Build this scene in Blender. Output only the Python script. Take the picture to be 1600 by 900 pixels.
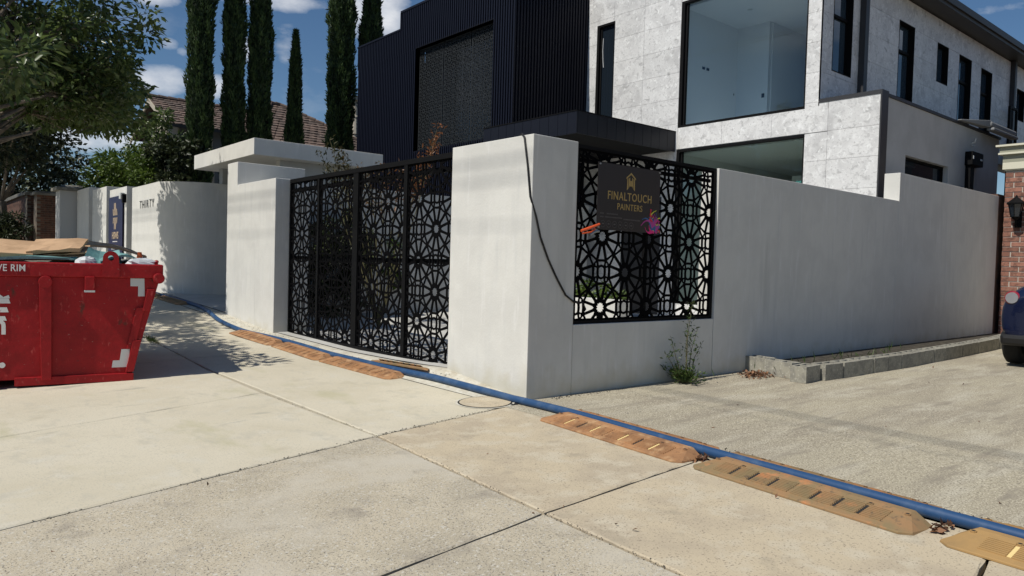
import bpy, math, random
import numpy as np
from mathutils import Vector, Matrix, geometry
R_ = math.radians
random.seed(7); rng = np.random.default_rng(7)
sc = bpy.context.scene
for o in list(bpy.data.objects): bpy.data.objects.remove(o)
COL = sc.collection

# ------------------------------------------------------------------ camera
YAW, PIT, ROL, FPX = 0.870902, -0.032012, 0.028481, 1150.5
cam = bpy.data.cameras.new('camera'); co = bpy.data.objects.new('camera', cam); COL.objects.link(co)
fwd = Vector((math.cos(PIT)*math.cos(YAW), math.cos(PIT)*math.sin(YAW), math.sin(PIT)))
rt = fwd.cross(Vector((0, 0, 1))).normalized(); up = rt.cross(fwd)
r2 = math.cos(ROL)*rt + math.sin(ROL)*up; u2 = -math.sin(ROL)*rt + math.cos(ROL)*up
m = Matrix((r2, u2, -fwd)).transposed().to_4x4(); m.translation = (0, 0, 1.3)
co.matrix_world = m
cam.sensor_width = 36; cam.lens = 36*FPX/1600; cam.clip_start = .05; cam.clip_end = 2000
sc.camera = co

# ------------------------------------------------------------------ world, sun, exposure
SUN = Vector((-.92, .05, 1.27)).normalized()
ELEV = math.asin(SUN.z); ROT = math.atan2(SUN.x, SUN.y)
w = bpy.data.worlds.new('World'); sc.world = w; w.use_nodes = True
nt = w.node_tree; N = nt.nodes; LK = nt.links
bg = N['Background']; bg.inputs[1].default_value = .074
sky = N.new('ShaderNodeTexSky'); sky.sky_type = 'NISHITA'; sky.sun_disc = False
sky.sun_elevation = ELEV; sky.sun_rotation = ROT; sky.air_density = 1.0; sky.dust_density = 0.15; sky.ozone_density = 4.0
def wm(op, a, b=None, c=None, clamp=False):
    n = N.new('ShaderNodeMath'); n.operation = op; n.use_clamp = clamp
    for i, v in enumerate((a, b, c)):
        if v is None: continue
        if isinstance(v, (int, float)): n.inputs[i].default_value = v
        else: LK.new(v, n.inputs[i])
    return n.outputs[0]
tc = N.new('ShaderNodeTexCoord'); sp = N.new('ShaderNodeSeparateXYZ'); LK.new(tc.outputs['Generated'], sp.inputs[0])
az = wm('ARCTAN2', sp.outputs[1], sp.outputs[0]); el = wm('ARCSINE', sp.outputs[2])
cmb = N.new('ShaderNodeCombineXYZ'); LK.new(az, cmb.inputs[0]); LK.new(wm('MULTIPLY', el, 1.9), cmb.inputs[1])
nz = N.new('ShaderNodeTexNoise'); nz.inputs['Scale'].default_value = 16; nz.inputs['Detail'].default_value = 7; nz.inputs['Roughness'].default_value = .58
LK.new(cmb.outputs[0], nz.inputs['Vector'])
nz2 = N.new('ShaderNodeTexNoise'); nz2.inputs['Scale'].default_value = 3.1; nz2.inputs['Detail'].default_value = 6; nz2.inputs['Roughness'].default_value = .6
LK.new(cmb.outputs[0], nz2.inputs['Vector'])
# fair weather clouds: azimuth, elevation, half widths (degrees)
CL = [(75.6, 12.0, 2.6, 1.25, 1.0), (72.6, 11.9, 2.4, 1.1, .95), (76.3, 17.2, 2.2, .9, .8), (68.6, 18.2, 5.0, .95, .8), (60.0, 18.1, 2.3, 2.3, 1.05), (62.2, 18.2, 1.8, 2.3, .9), (67.2, 15.4, 1.3, 1.6, .5), (75.1, 14.4, .8, .5, .42), (74.1, 14.0, .6, .45, .4), (77.8, 7.8, 4.0, 1.0, .9), (81.0, 7.6, 4.0, 1.2, .8), (70.0, 14.6, .9, 1.1, .6), (84, 13.5, 4, 1.8, .9), (17.2, 17.0, 3, .5, .35), (21, 15, 4, .4, .25), (100, 20, 9, 4, 1.), (120, 14, 14, 4, 1.), (-20, 18, 12, 4, .9), (-60, 14, 14, 4, 1), (160, 18, 16, 5, 1), (-110, 20, 14, 5, 1), (40, 38, 9, 4, .8), (70, 42, 10, 4, .9)]
acc = None
for a, e, wa, we, s in CL:
    da = wm('DIVIDE', wm('SUBTRACT', az, R_(a)), R_(wa)); de = wm('DIVIDE', wm('SUBTRACT', el, R_(e)), R_(we))
    d2 = wm('ADD', wm('MULTIPLY', da, da), wm('MULTIPLY', de, de))
    v = wm('MULTIPLY', wm('SUBTRACT', 1.0, d2, clamp=True), s)
    acc = v if acc is None else wm('MAXIMUM', acc, v)
dens = wm('SUBTRACT', wm('ADD', wm('MULTIPLY', acc, 1.15), wm('MULTIPLY', nz.outputs[0], 1.7)), 1.13, clamp=True)
has = wm('GREATER_THAN', acc, 0.001)
dens = wm('MULTIPLY', wm('MULTIPLY', dens, has), 1.0, clamp=True)
wisp = wm('MULTIPLY', wm('SUBTRACT', nz2.outputs[0], .56, clamp=True), 1.2)
dens = wm('MAXIMUM', dens, wisp)
mx = N.new('ShaderNodeMix'); mx.data_type = 'RGBA'
LK.new(dens, mx.inputs[0]); hs = N.new('ShaderNodeHueSaturation'); hs.inputs['Saturation'].default_value = 1.12; hs.inputs['Value'].default_value = 1.0; LK.new(sky.outputs[0], hs.inputs['Color']); LK.new(hs.outputs[0], mx.inputs[6]); mx.inputs[7].default_value = (10.5, 10.8, 11.4, 1)
LK.new(mx.outputs[2], bg.inputs[0])
sl = bpy.data.lights.new('sun', 'SUN'); so = bpy.data.objects.new('sun', sl); COL.objects.link(so)
sl.energy = 4.7; sl.angle = R_(.53); sl.color = (1, .955, .87)
so.rotation_euler = SUN.to_track_quat('Z', 'Y').to_euler()
sc.view_settings.view_transform = 'Standard'; sc.view_settings.look = 'None'; sc.view_settings.gamma = 1
sc.view_settings.exposure = -.05
sc.cycles.max_bounces = 8; sc.cycles.transparent_max_bounces = 12

# ------------------------------------------------------------------ materials
def mat(name, col, rough=.7, metal=0, spec=.4, mix=(), bump=(), coat=0, warp=0, stain=None):
    """mix: list of (colour, scale, lo, hi, detail, (sx,sy,sz)); bump: list of (scale, strength, distance)"""
    M = bpy.data.materials.new(name); M.use_nodes = True
    t = M.node_tree; n = t.nodes; b = n['Principled BSDF']
    b.inputs['Roughness'].default_value = rough; b.inputs['Metallic'].default_value = metal
    b.inputs['Specular IOR Level'].default_value = spec; b.inputs['Coat Weight'].default_value = coat
    geo = n.new('ShaderNodeNewGeometry')
    cur = None
    rgb = n.new('ShaderNodeRGB'); rgb.outputs[0].default_value = (*col, 1); cur = rgb.outputs[0]
    for c, scl, lo, hi, det, st in mix:
        mp = n.new('ShaderNodeMapping'); mp.inputs['Scale'].default_value = st; t.links.new(geo.outputs['Position'], mp.inputs[0])
        z = n.new('ShaderNodeTexNoise'); z.inputs['Scale'].default_value = scl; z.inputs['Detail'].default_value = det; z.inputs['Roughness'].default_value = .6; z.inputs['Distortion'].default_value = warp
        t.links.new(mp.outputs[0], z.inputs['Vector'])
        mr = n.new('ShaderNodeMapRange'); mr.inputs[1].default_value = lo; mr.inputs[2].default_value = hi; t.links.new(z.outputs[0], mr.inputs[0])
        mm = n.new('ShaderNodeMix'); mm.data_type = 'RGBA'; t.links.new(mr.outputs[0], mm.inputs[0]); t.links.new(cur, mm.inputs[6]); mm.inputs[7].default_value = (*c, 1)
        cur = mm.outputs[2]
    if stain: # splash dirt near the ground: colour, height
        sp_ = n.new('ShaderNodeSeparateXYZ'); t.links.new(geo.outputs['Position'], sp_.inputs[0])
        z = n.new('ShaderNodeTexNoise'); z.inputs['Scale'].default_value = 5; z.inputs['Detail'].default_value = 8; t.links.new(geo.outputs['Position'], z.inputs['Vector'])
        a1 = n.new('ShaderNodeMath'); a1.operation = 'MULTIPLY_ADD'; a1.inputs[1].default_value = -1/stain[1]; a1.inputs[2].default_value = .55; t.links.new(sp_.outputs[2], a1.inputs[0])
        a2 = n.new('ShaderNodeMath'); a2.operation = 'ADD'; t.links.new(a1.outputs[0], a2.inputs[0]); t.links.new(z.outputs[0], a2.inputs[1])
        mr = n.new('ShaderNodeMapRange'); mr.inputs[1].default_value = .55; mr.inputs[2].default_value = 1.15; mr.inputs[4].default_value = .75; t.links.new(a2.outputs[0], mr.inputs[0])
        mm = n.new('ShaderNodeMix'); mm.data_type = 'RGBA'; t.links.new(mr.outputs[0], mm.inputs[0]); t.links.new(cur, mm.inputs[6]); mm.inputs[7].default_value = (*stain[0], 1); cur = mm.outputs[2]
    t.links.new(cur, b.inputs['Base Color'])
    prev = None
    for scl, st, dist in bump:
        z = n.new('ShaderNodeTexNoise'); z.inputs['Scale'].default_value = scl; z.inputs['Detail'].default_value = 3; t.links.new(geo.outputs['Position'], z.inputs['Vector'])
        bp = n.new('ShaderNodeBump'); bp.inputs['Strength'].default_value = st; bp.inputs['Distance'].default_value = dist; t.links.new(z.outputs[0], bp.inputs['Height'])
        if prev: t.links.new(prev, bp.inputs['Normal'])
        prev = bp.outputs[0]
    if prev: t.links.new(prev, b.inputs['Normal'])
    return M
I3 = (1, 1, 1)
def per_object(M, amt):
    """small random brightness shift from piece to piece"""
    t = M.node_tree; n = t.nodes; b = n['Principled BSDF']; src = b.inputs['Base Color'].links[0].from_socket
    oi = n.new('ShaderNodeObjectInfo'); mr = n.new('ShaderNodeMapRange'); mr.inputs[3].default_value = 1-amt; mr.inputs[4].default_value = 1+amt
    t.links.new(oi.outputs['Random'], mr.inputs[0])
    v = n.new('ShaderNodeVectorMath'); v.operation = 'SCALE'; t.links.new(src, v.inputs[0]); t.links.new(mr.outputs[0], v.inputs['Scale'])
    t.links.new(v.outputs[0], b.inputs['Base Color']); return M
def leafmat(name, c1, c2, tr=.25, rough=.45):
    M = bpy.data.materials.new(name); M.use_nodes = True; t = M.node_tree; n = t.nodes; b = n['Principled BSDF']
    b.inputs['Roughness'].default_value = rough; b.inputs['Specular IOR Level'].default_value = .4
    at = n.new('ShaderNodeAttribute'); at.attribute_name = 'leaf_var'
    mm = n.new('ShaderNodeMix'); mm.data_type = 'RGBA'; mm.inputs[6].default_value = (*c1, 1); mm.inputs[7].default_value = (*c2, 1)
    t.links.new(at.outputs['Fac'], mm.inputs[0]); t.links.new(mm.outputs[2], b.inputs['Base Color'])
    tl = n.new('ShaderNodeBsdfTranslucent'); t.links.new(mm.outputs[2], tl.inputs[0])
    ms = n.new('ShaderNodeMixShader'); ms.inputs[0].default_value = tr
    t.links.new(b.outputs[0], ms.inputs[1]); t.links.new(tl.outputs[0], ms.inputs[2]); t.links.new(ms.outputs[0], n['Material Output'].inputs[0])
    return M
def glassmat(name, tint, refl, rough=0.0):
    M = bpy.data.materials.new(name); M.use_nodes = True; t = M.node_tree; n = t.nodes; n.remove(n['Principled BSDF'])
    tr = n.new('ShaderNodeBsdfTransparent'); tr.inputs[0].default_value = (*tint, 1)
    gl = n.new('ShaderNodeBsdfGlossy'); gl.inputs['Roughness'].default_value = rough; gl.inputs[0].default_value = (.9, .95, 1, 1)
    fr = n.new('ShaderNodeLayerWeight'); fr.inputs[0].default_value = .5   # 1-cos, the same from both sides of the pane
    pw = n.new('ShaderNodeMath'); pw.operation = 'POWER'; pw.inputs[1].default_value = 5; t.links.new(fr.outputs['Facing'], pw.inputs[0])
    ad = n.new('ShaderNodeMath'); ad.operation = 'MULTIPLY_ADD'; ad.use_clamp = True; ad.inputs[1].default_value = .95; ad.inputs[2].default_value = .04+refl; t.links.new(pw.outputs[0], ad.inputs[0])
    ms = n.new('ShaderNodeMixShader'); t.links.new(ad.outputs[0], ms.inputs[0]); t.links.new(tr.outputs[0], ms.inputs[1]); t.links.new(gl.outputs[0], ms.inputs[2])
    t.links.new(ms.outputs[0], n['Material Output'].inputs[0]); return M
STK = (1, 1, .12)
M = {}
M['render'] = mat('white_render', (.635, .625, .585), .8, spec=.2, mix=[((.585, .575, .54), 1.8, .42, .62, 5, I3), ((.575, .57, .54), 9, .54, .72, 4, STK), ((.67, .66, .635), 14, .58, .75, 3, STK), ((.54, .535, .50), 3, .62, .72, 8, STK)], bump=[(45, .15, .01), (5, .25, .02), (1.6, .2, .03)], stain=((.47, .43, .31), .55))
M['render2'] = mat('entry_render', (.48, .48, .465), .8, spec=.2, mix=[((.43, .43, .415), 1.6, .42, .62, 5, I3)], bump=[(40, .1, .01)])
M['stone'] = per_object(mat('silver_stone', (.68, .675, .665), .55, mix=[((.52, .515, .51), 2.0, .45, .66, 12, I3), ((.41, .405, .40), 6, .55, .68, 12, (1, 1, 1.5)), ((.78, .78, .77), 9, .54, .66, 12, I3), ((.46, .455, .45), 24, .56, .66, 8, I3)], bump=[(30, .1, .01)], warp=.7), .05)
M['mortar'] = mat('stone_joint', (.40, .40, .39), .8)
M['clad'] = mat('black_cladding', (.004, .0055, .014), .55, spec=.22)
M['black'] = mat('black_metal', (.004, .004, .0045), .7, spec=.15)
M['screen'] = mat('black_screen', (.0025, .0025, .003), .9, spec=.06)
M['fascia'] = mat('dark_fascia', (.007, .008, .014), .45, spec=.3)
M['trim'] = mat('dark_grey_trim', (.035, .035, .038), .5)
M['gutter'] = mat('gutter_grey', (.04, .037, .033), .5)
M['glass_big'] = glassmat('blue_glass', (.86, .93, .96), .0)
M['glass_low'] = glassmat('green_glass', (.84, .90, .89), .02)
M['glass_dark'] = mat('dark_window_glass', (.012, .018, .026), .04, spec=.7)
M['glass_side'] = mat('blue_window_glass', (.035, .055, .075), .04, spec=.9)
M['room'] = mat('room_paint', (.68, .68, .68), .8)
M['roomdark'] = mat('hall_shade_tone', (.10, .12, .15), .8)  # dark colour standing in for the shade of the hall
M['timber'] = mat('pale_timber', (.50, .38, .20), .7, mix=[((.38, .27, .13), 8, .4, .7, 4, (1, 1, 6))])
M['teal'] = mat('teal_sheet', (.12, .34, .33), .6)
M['concpale'] = mat('pale_concrete', (.55, .50, .39), .85, mix=[((.50, .45, .34), 1.1, .40, .66, 8, I3), ((.43, .385, .285), 2.7, .58, .74, 6, (1, 1, 1)), ((.54, .51, .43), 4.5, .54, .80, 6, I3), ((.40, .375, .30), 90, .55, .68, 2, I3), ((.43, .40, .32), 7, .55, .75, 8, (1, .5, 1)), ((.42, .39, .26), 1.7, .58, .72, 9, (1, .45, 1)), ((.34, .32, .26), 2.3, .64, .72, 10, (.5, 1.4, 1))], bump=[(90, .25, .004), (14, .1, .01)])
M['concgrey'] = mat('grey_concrete', (.45, .395, .295), .9, mix=[((.39, .345, .26), 1.6, .45, .62, 6, I3), ((.48, .425, .32), 4, .5, .66, 5, I3), ((.20, .18, .15), 80, .60, .66, 2, I3), ((.52, .49, .42), 60, .6, .66, 1, I3), ((.30, .265, .21), 3.4, .56, .70, 9, I3), ((.12, .105, .085), 120, .62, .68, 1, I3), ((.47, .43, .35), 1.1, .5, .65, 5, I3)], bump=[(75, .5, .005), (20, .15, .01)])
M['conctan'] = mat('tan_concrete', (.48, .405, .285), .9, mix=[((.41, .345, .25), 2.0, .45, .62, 6, I3), ((.35, .30, .22), 4.2, .56, .72, 8, I3), ((.50, .44, .33), 5, .5, .65, 4, I3), ((.26, .215, .16), 85, .59, .66, 2, I3)], bump=[(85, .4, .004)])
M['drive'] = mat('exposed_aggregate', (.37, .33, .24), .95, mix=[((.28, .245, .185), .9, .42, .62, 6, (.5, 1.8, 1)), ((.44, .405, .32), 2.1, .50, .68, 6, (.4, 1.6, 1)), ((.19, .165, .125), 75, .52, .62, 2, I3), ((.56, .51, .39), 95, .55, .63, 2, I3), ((.25, .22, .17), 3.6, .54, .70, 8, (.35, 1.9, 1))], bump=[(80, .55, .006)])
M['paving'] = mat('yard_paving', (.50, .49, .46), .8, mix=[((.42, .41, .38), 1.5, .4, .6, 5, I3)])
M['soil'] = mat('dark_soil', (.035, .03, .022), .95, mix=[((.07, .06, .045), 8, .45, .6, 5, I3)], bump=[(30, .5, .02)])
M['asphalt'] = mat('asphalt', (.05, .05, .05), .9, mix=[((.09, .09, .085), 60, .5, .6, 2, I3)])
M['apron'] = mat('cement_apron', (.50, .47, .39), .85, mix=[((.40, .36, .28), 5, .48, .66, 6, I3), ((.56, .54, .47), 12, .5, .66, 4, I3)], bump=[(40, .4, .01)])
M['red'] = mat('red_bin_paint', (.31, .009, .012), .5, spec=.25, mix=[((.24, .008, .010), 3, .45, .65, 5, I3), ((.40, .05, .045), 25, .62, .70, 4, (1, 1, .4)), ((.10, .03, .02), 5, .63, .70, 10, (1, 1, .5)), ((.34, .20, .17), 60, .70, .74, 3, (.25, 1, 1)), ((.16, .02, .02), 17, .68, .74, 6, I3)], bump=[(3.5, .35, .03), (14, .18, .01)])
M['reflect'] = mat('silver_reflector', (.55, .56, .55), .4)
M['white'] = mat('white_lettering', (.72, .70, .68), .6, mix=[((.5, .3, .3), 30, .6, .7, 4, I3)])
M['card'] = mat('cardboard', (.48, .31, .18), .85, mix=[((.38, .24, .135), 4, .45, .6, 5, I3)])
M['foam'] = mat('teal_board', (.16, .33, .32), .7, mix=[((.10, .2, .2), 6, .45, .6, 5, I3)])
M['bag'] = mat('pale_bag', (.52, .54, .55), .5)
M['orange'] = mat('orange_plastic', (.75, .12, .02), .45)
M['orangered'] = mat('orange_handle', (.62, .09, .025), .4)
M['steel'] = mat('steel', (.35, .37, .38), .35, metal=.8)
M['hose'] = mat('blue_hose', (.02, .062, .15), .5, spec=.3, mix=[((.05, .095, .18), 6, .5, .68, 5, I3)], bump=[(14, .15, .01)])
M['ramp'] = mat('rusty_orange_ramp', (.37, .19, .085), .8, mix=[((.24, .125, .06), 5, .42, .62, 6, I3), ((.44, .27, .14), 9, .52, .68, 5, I3), ((.17, .09, .045), 22, .58, .7, 5, I3)], bump=[(50, .2, .004)])
M['ramp2'] = mat('dusty_brown_ramp', (.29, .17, .08), .85, mix=[((.22, .16, .08), 5, .42, .62, 6, I3), ((.42, .19, .08), 6, .56, .66, 5, I3), ((.14, .10, .06), 22, .58, .7, 5, I3)], bump=[(50, .2, .004)])
M['ramp3'] = mat('tan_ramp', (.36, .22, .085), .8, mix=[((.30, .19, .08), 5, .45, .65, 6, I3)], bump=[(50, .2, .004)])
M['yellow'] = mat('cream_reflector', (.72, .55, .24), .6)
M['dark'] = mat('dark_rubber', (.02, .018, .016), .8)
M['leafdead'] = mat('dead_leaf', (.16, .055, .03), .8)
M['block'] = per_object(mat('concrete_block', (.30, .285, .235), .9, mix=[((.22, .21, .18), 9, .45, .6, 5, I3), ((.40, .385, .33), 40, .58, .66, 3, I3)], bump=[(60, .4, .005)]), .1)
M['brick'] = per_object(mat('red_brick', (.26, .12, .085), .85, mix=[((.15, .07, .05), 9, .45, .6, 5, I3), ((.28, .15, .11), 25, .55, .66, 4, I3)], bump=[(50, .3, .004)]), .3)
M['brickdk'] = per_object(mat('brown_brick', (.12, .055, .035), .85, mix=[((.07, .04, .03), 9, .45, .6, 5, I3)]), .25)
M['brickmortar'] = mat('brick_mortar', (.50, .46, .40), .9)
M['mortardk'] = mat('dirty_mortar', (.16, .13, .10), .9)
M['cornice'] = mat('cream_cornice', (.62, .60, .48), .7)
M['olive'] = mat('olive_moulding', (.30, .30, .23), .7)
M['greystone'] = mat('grey_cap_stone', (.22, .21, .18), .9, mix=[((.12, .115, .10), 5, .45, .6, 5, I3)])
M['greyrender'] = mat('grey_render', (.45, .45, .44), .8)
M['navy'] = mat('navy_sign', (.012, .012, .055), .4)
M['signblk'] = mat('charcoal_sign', (.022, .018, .017), .45)
M['gold'] = mat('gold_print', (.42, .29, .10), .5)
M['goldpale'] = mat('pale_gold_print', (.50, .38, .26), .5)
M['greyprint'] = mat('grey_print', (.10, .09, .085), .5)
M['letter'] = mat('dark_letter', (.05, .05, .05), .4)
M['bluecar'] = mat('blue_car_paint', (.003, .006, .028), .18, spec=.6, coat=1)
M['carblack'] = mat('black_bumper', (.012, .012, .013), .5)
M['tyre'] = mat('tyre', (.012, .012, .012), .85)
M['chrome'] = mat('chrome', (.6, .6, .62), .15, metal=1)
M['lampred'] = mat('red_lens', (.25, .008, .014), .15, spec=.7, coat=1)
M['lampwhite'] = mat('clear_lens', (.24, .24, .25), .1, spec=.8, coat=1, bump=[(160, .6, .004)])
M['carglass'] = mat('car_glass', (.01, .012, .014), .05, spec=.8)
M['tile'] = mat('roof_tile', (.14, .095, .075), .8, mix=[((.08, .06, .05), 2, .4, .6, 5, I3), ((.24, .18, .15), 7, .56, .7, 4, I3)])
M['housewall'] = mat('bluegrey_wall', (.16, .17, .17), .85)
M['gable'] = mat('pale_gable', (.42, .38, .31), .85)
M['bark'] = mat('pale_bark', (.20, .165, .125), .9, mix=[((.11, .09, .07), 6, .42, .6, 6, (1, 1, .3))], bump=[(20, .5, .02)])
M['stem'] = mat('green_stem', (.09, .08, .035), .8)
M['leafA'] = leafmat('glossy_leaf', (.035, .062, .018), (.15, .20, .06), .35, .32)
M['leafB'] = leafmat('dark_leaf', (.014, .022, .010), (.06, .075, .028), .15, .5)
M['leafG'] = leafmat('bright_green_leaf', (.035, .065, .010), (.13, .19, .03), .3)
M['cyp'] = leafmat('cypress_leaf', (.012, .030, .009), (.075, .125, .03), .12, .6)
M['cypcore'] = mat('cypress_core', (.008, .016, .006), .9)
M['weed'] = leafmat('weed_leaf', (.03, .06, .012), (.10, .15, .04), .25)
M['bronze'] = leafmat('bronze_leaf', (.05, .05, .015), (.22, .085, .03), .3)
M['awning'] = mat('grey_awning', (.24, .245, .25), .8)
M['cable'] = mat('black_cable', (.008, .008, .009), .6)
M['splash0'] = mat('magenta_print', (.75, .02, .2), .5); M['splash1'] = mat('lime_print', (.7, .75, .05), .5)
M['splash2'] = mat('crimson_print', (.65, .03, .03), .5); M['splash3'] = mat('blue_print', (.03, .12, .3), .5); M['splash4'] = mat('pink_print', (.45, .05, .28), .5)

# ------------------------------------------------------------------ helpers
def smooth(a, b, x):
    t = min(1, max(0, (x-a)/(b-a))); return t*t*(3-2*t)
RY = ([9, 11.4, 13.6, 17.8, 30, 60], [0, .08, .25, .42, .85, 1.8])
AY = ([5.26, 5.8, 6.58, 7.5, 11.4, 13.6], [0, .05, .14, .09, .02, 0])
def G(x, y):
    z = .03*min(0, x-4.645) + float(np.interp(y, *RY))
    z += smooth(4.35, 4.645, x)*float(np.interp(y, *AY))
    if y < 5.26: z += .006*max(0, x-4.645)*smooth(5.26, 5.0, y)
    return max(z, -.35)
class MB:
    def __init__(s): s.v = []; s.f = []; s.mi = []; s.cur = 0
    def add(s, vs, fs):
        b = len(s.v); s.v += [tuple(v) for v in vs]; s.f += [tuple(i+b for i in f) for f in fs]; s.mi += [s.cur]*len(fs); return s
    def box(s, x0, y0, z0, x1, y1, z1):
        return s.add([(x0, y0, z0), (x1, y0, z0), (x1, y1, z0), (x0, y1, z0), (x0, y0, z1), (x1, y0, z1), (x1, y1, z1), (x0, y1, z1)],
                     [(3, 2, 1, 0), (4, 5, 6, 7), (0, 1, 5, 4), (1, 2, 6, 5), (2, 3, 7, 6), (3, 0, 4, 7)])
    def hexa(s, p): # 8 points: bottom 4 (ccw from above), top 4
        return s.add(p, [(3, 2, 1, 0), (4, 5, 6, 7), (0, 1, 5, 4), (1, 2, 6, 5), (2, 3, 7, 6), (3, 0, 4, 7)])
    def prism(s, poly, z0, z1):
        n = len(poly)
        return s.add([(x, y, z0) for x, y in poly]+[(x, y, z1) for x, y in poly],
                     [tuple(range(n))[::-1], tuple(range(n, 2*n))]+[(i, (i+1) % n, n+(i+1) % n, n+i) for i in range(n)])
    def extr(s, pts, d): # planar polygon pts (3d) extruded by vector d
        n = len(pts); q = [tuple(Vector(p)+Vector(d)) for p in pts]
        return s.add(list(pts)+q, [tuple(range(n))[::-1], tuple(range(n, 2*n))]+[(i, (i+1) % n, n+(i+1) % n, n+i) for i in range(n)])
    def tube(s, pts, rad, n=8, cap=True):
        pts = [Vector(p) for p in pts]; k = len(pts); rads = rad if isinstance(rad, (list, tuple)) else [rad]*k
        vs = []; ref = None
        for i, p in enumerate(pts):
            t = (pts[min(i+1, k-1)]-pts[max(i-1, 0)]).normalized()
            if ref is None: ref = t.orthogonal().normalized()
            ref = (ref-t*ref.dot(t)).normalized(); bn = t.cross(ref)
            for j in range(n):
                a = 2*math.pi*j/n; vs.append(p+(ref*math.cos(a)+bn*math.sin(a))*rads[i])
        fs = [(i*n+j, i*n+(j+1) % n, (i+1)*n+(j+1) % n, (i+1)*n+j) for i in range(k-1) for j in range(n)]
        if cap: fs += [tuple(range(n))[::-1], tuple(range((k-1)*n, k*n))]
        return s.add(vs, fs)
    def build(s, name, mt, parent=None, bevel=0, smoothf=False, origin=None, rot=None):
        me = bpy.data.meshes.new(name)
        off = Vector((0, 0, 0)) if origin is None else Vector(origin)
        me.from_pydata([tuple(Vector(v)-off) for v in s.v], [], s.f)
        for q in (mt if isinstance(mt, list) else [mt]): me.materials.append(q)
        if isinstance(mt, list): me.polygons.foreach_set('material_index', s.mi)
        if smoothf: me.shade_smooth()
        o = bpy.data.objects.new(name, me); COL.objects.link(o); o.location = off
        if parent is not None:
            o.parent = parent
            o.location = off-Vector(parent['_o'])
        o['_o'] = tuple(off)
        if bevel:
            b = o.modifiers.new('bevel', 'BEVEL'); b.width = bevel; b.segments = 2; b.limit_method = 'ANGLE'
        return o
def tag(o, label, cat, group=None):
    o['label'] = label; o['category'] = cat
    if group: o['group'] = group
    return o
def thing(name, label, cat, loc, rotz=0, group=None, local=False):
    o = bpy.data.objects.new(name, None); COL.objects.link(o); o.location = loc; o.rotation_euler = (0, 0, rotz)
    o.empty_display_size = .1
    o['_o'] = (0., 0., 0.) if local else tuple(float(q) for q in loc); tag(o, label, cat, group); return o
def inst(me, name, loc, parent, rotz=0, rot=None):
    o = bpy.data.objects.new(name, me); COL.objects.link(o); o.parent = parent; o.location = Vector(loc)-Vector(parent['_o'])
    o.rotation_euler = rot if rot else (0, 0, rotz); return o
def struct(o): o['kind'] = 'structure'; return o
def stuff(o): o['kind'] = 'stuff'; return o
def grid(name, xs, ys, zf, mt, parent=None, skirt=0):
    v = [(x, y, zf(x, y)) for y in ys for x in xs]; nx, ny = len(xs), len(ys)
    f = [(j*nx+i, j*nx+i+1, (j+1)*nx+i+1, (j+1)*nx+i) for j in range(ny-1) for i in range(nx-1)]
    b = MB(); b.add(v, f); return b.build(name, mt, parent, smoothf=True)
def rects_minus(r, holes):
    out = [r]
    for hx0, hz0, hx1, hz1 in holes:
        nx = []
        for x0, z0, x1, z1 in out:
            if hx1 <= x0 or hx0 >= x1 or hz1 <= z0 or hz0 >= z1: nx.append((x0, z0, x1, z1)); continue
            if hz0 > z0: nx.append((x0, z0, x1, hz0))
            if hz1 < z1: nx.append((x0, hz1, x1, z1))
            a, b = max(z0, hz0), min(z1, hz1)
            if hx0 > x0: nx.append((x0, a, hx0, b))
            if hx1 < x1: nx.append((hx1, a, x1, b))
        out = nx
    return [r for r in out if r[2]-r[0] > .02 and r[3]-r[1] > .02]
def text_geo(s, size, align='LEFT', bold=0, spacing=1):
    cu = bpy.data.curves.new('t', 'FONT'); cu.body = s; cu.size = size; cu.extrude = .002; cu.align_x = align; cu.offset = bold; cu.space_character = spacing
    cu.resolution_u = 3
    ob = bpy.data.objects.new('t', cu); COL.objects.link(ob)
    me = bpy.data.meshes.new_from_object(ob.evaluated_get(bpy.context.evaluated_depsgraph_get()))
    vs = [tuple(v.co) for v in me.vertices]; fs = [tuple(p.vertices) for p in me.polygons]
    bpy.data.objects.remove(ob); bpy.data.meshes.remove(me); return vs, fs
def add_text(b, s, size, O, ex, ey, align='LEFT', bold=0, sx=1, spacing=1):
    vs, fs = text_geo(s, size, align, bold, spacing); O = Vector(O); ex = Vector(ex); ey = Vector(ey); n = ex.cross(ey)
    b.add([O+ex*v[0]*sx+ey*v[1]+n*v[2] for v in vs], fs)
def copy_tree(o, parent=None):
    c = o.copy(); COL.objects.link(c)
    if parent is not None: c.parent = parent
    for ch in [q for q in bpy.data.objects if q.parent == o]: copy_tree(ch, c)
    return c
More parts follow.
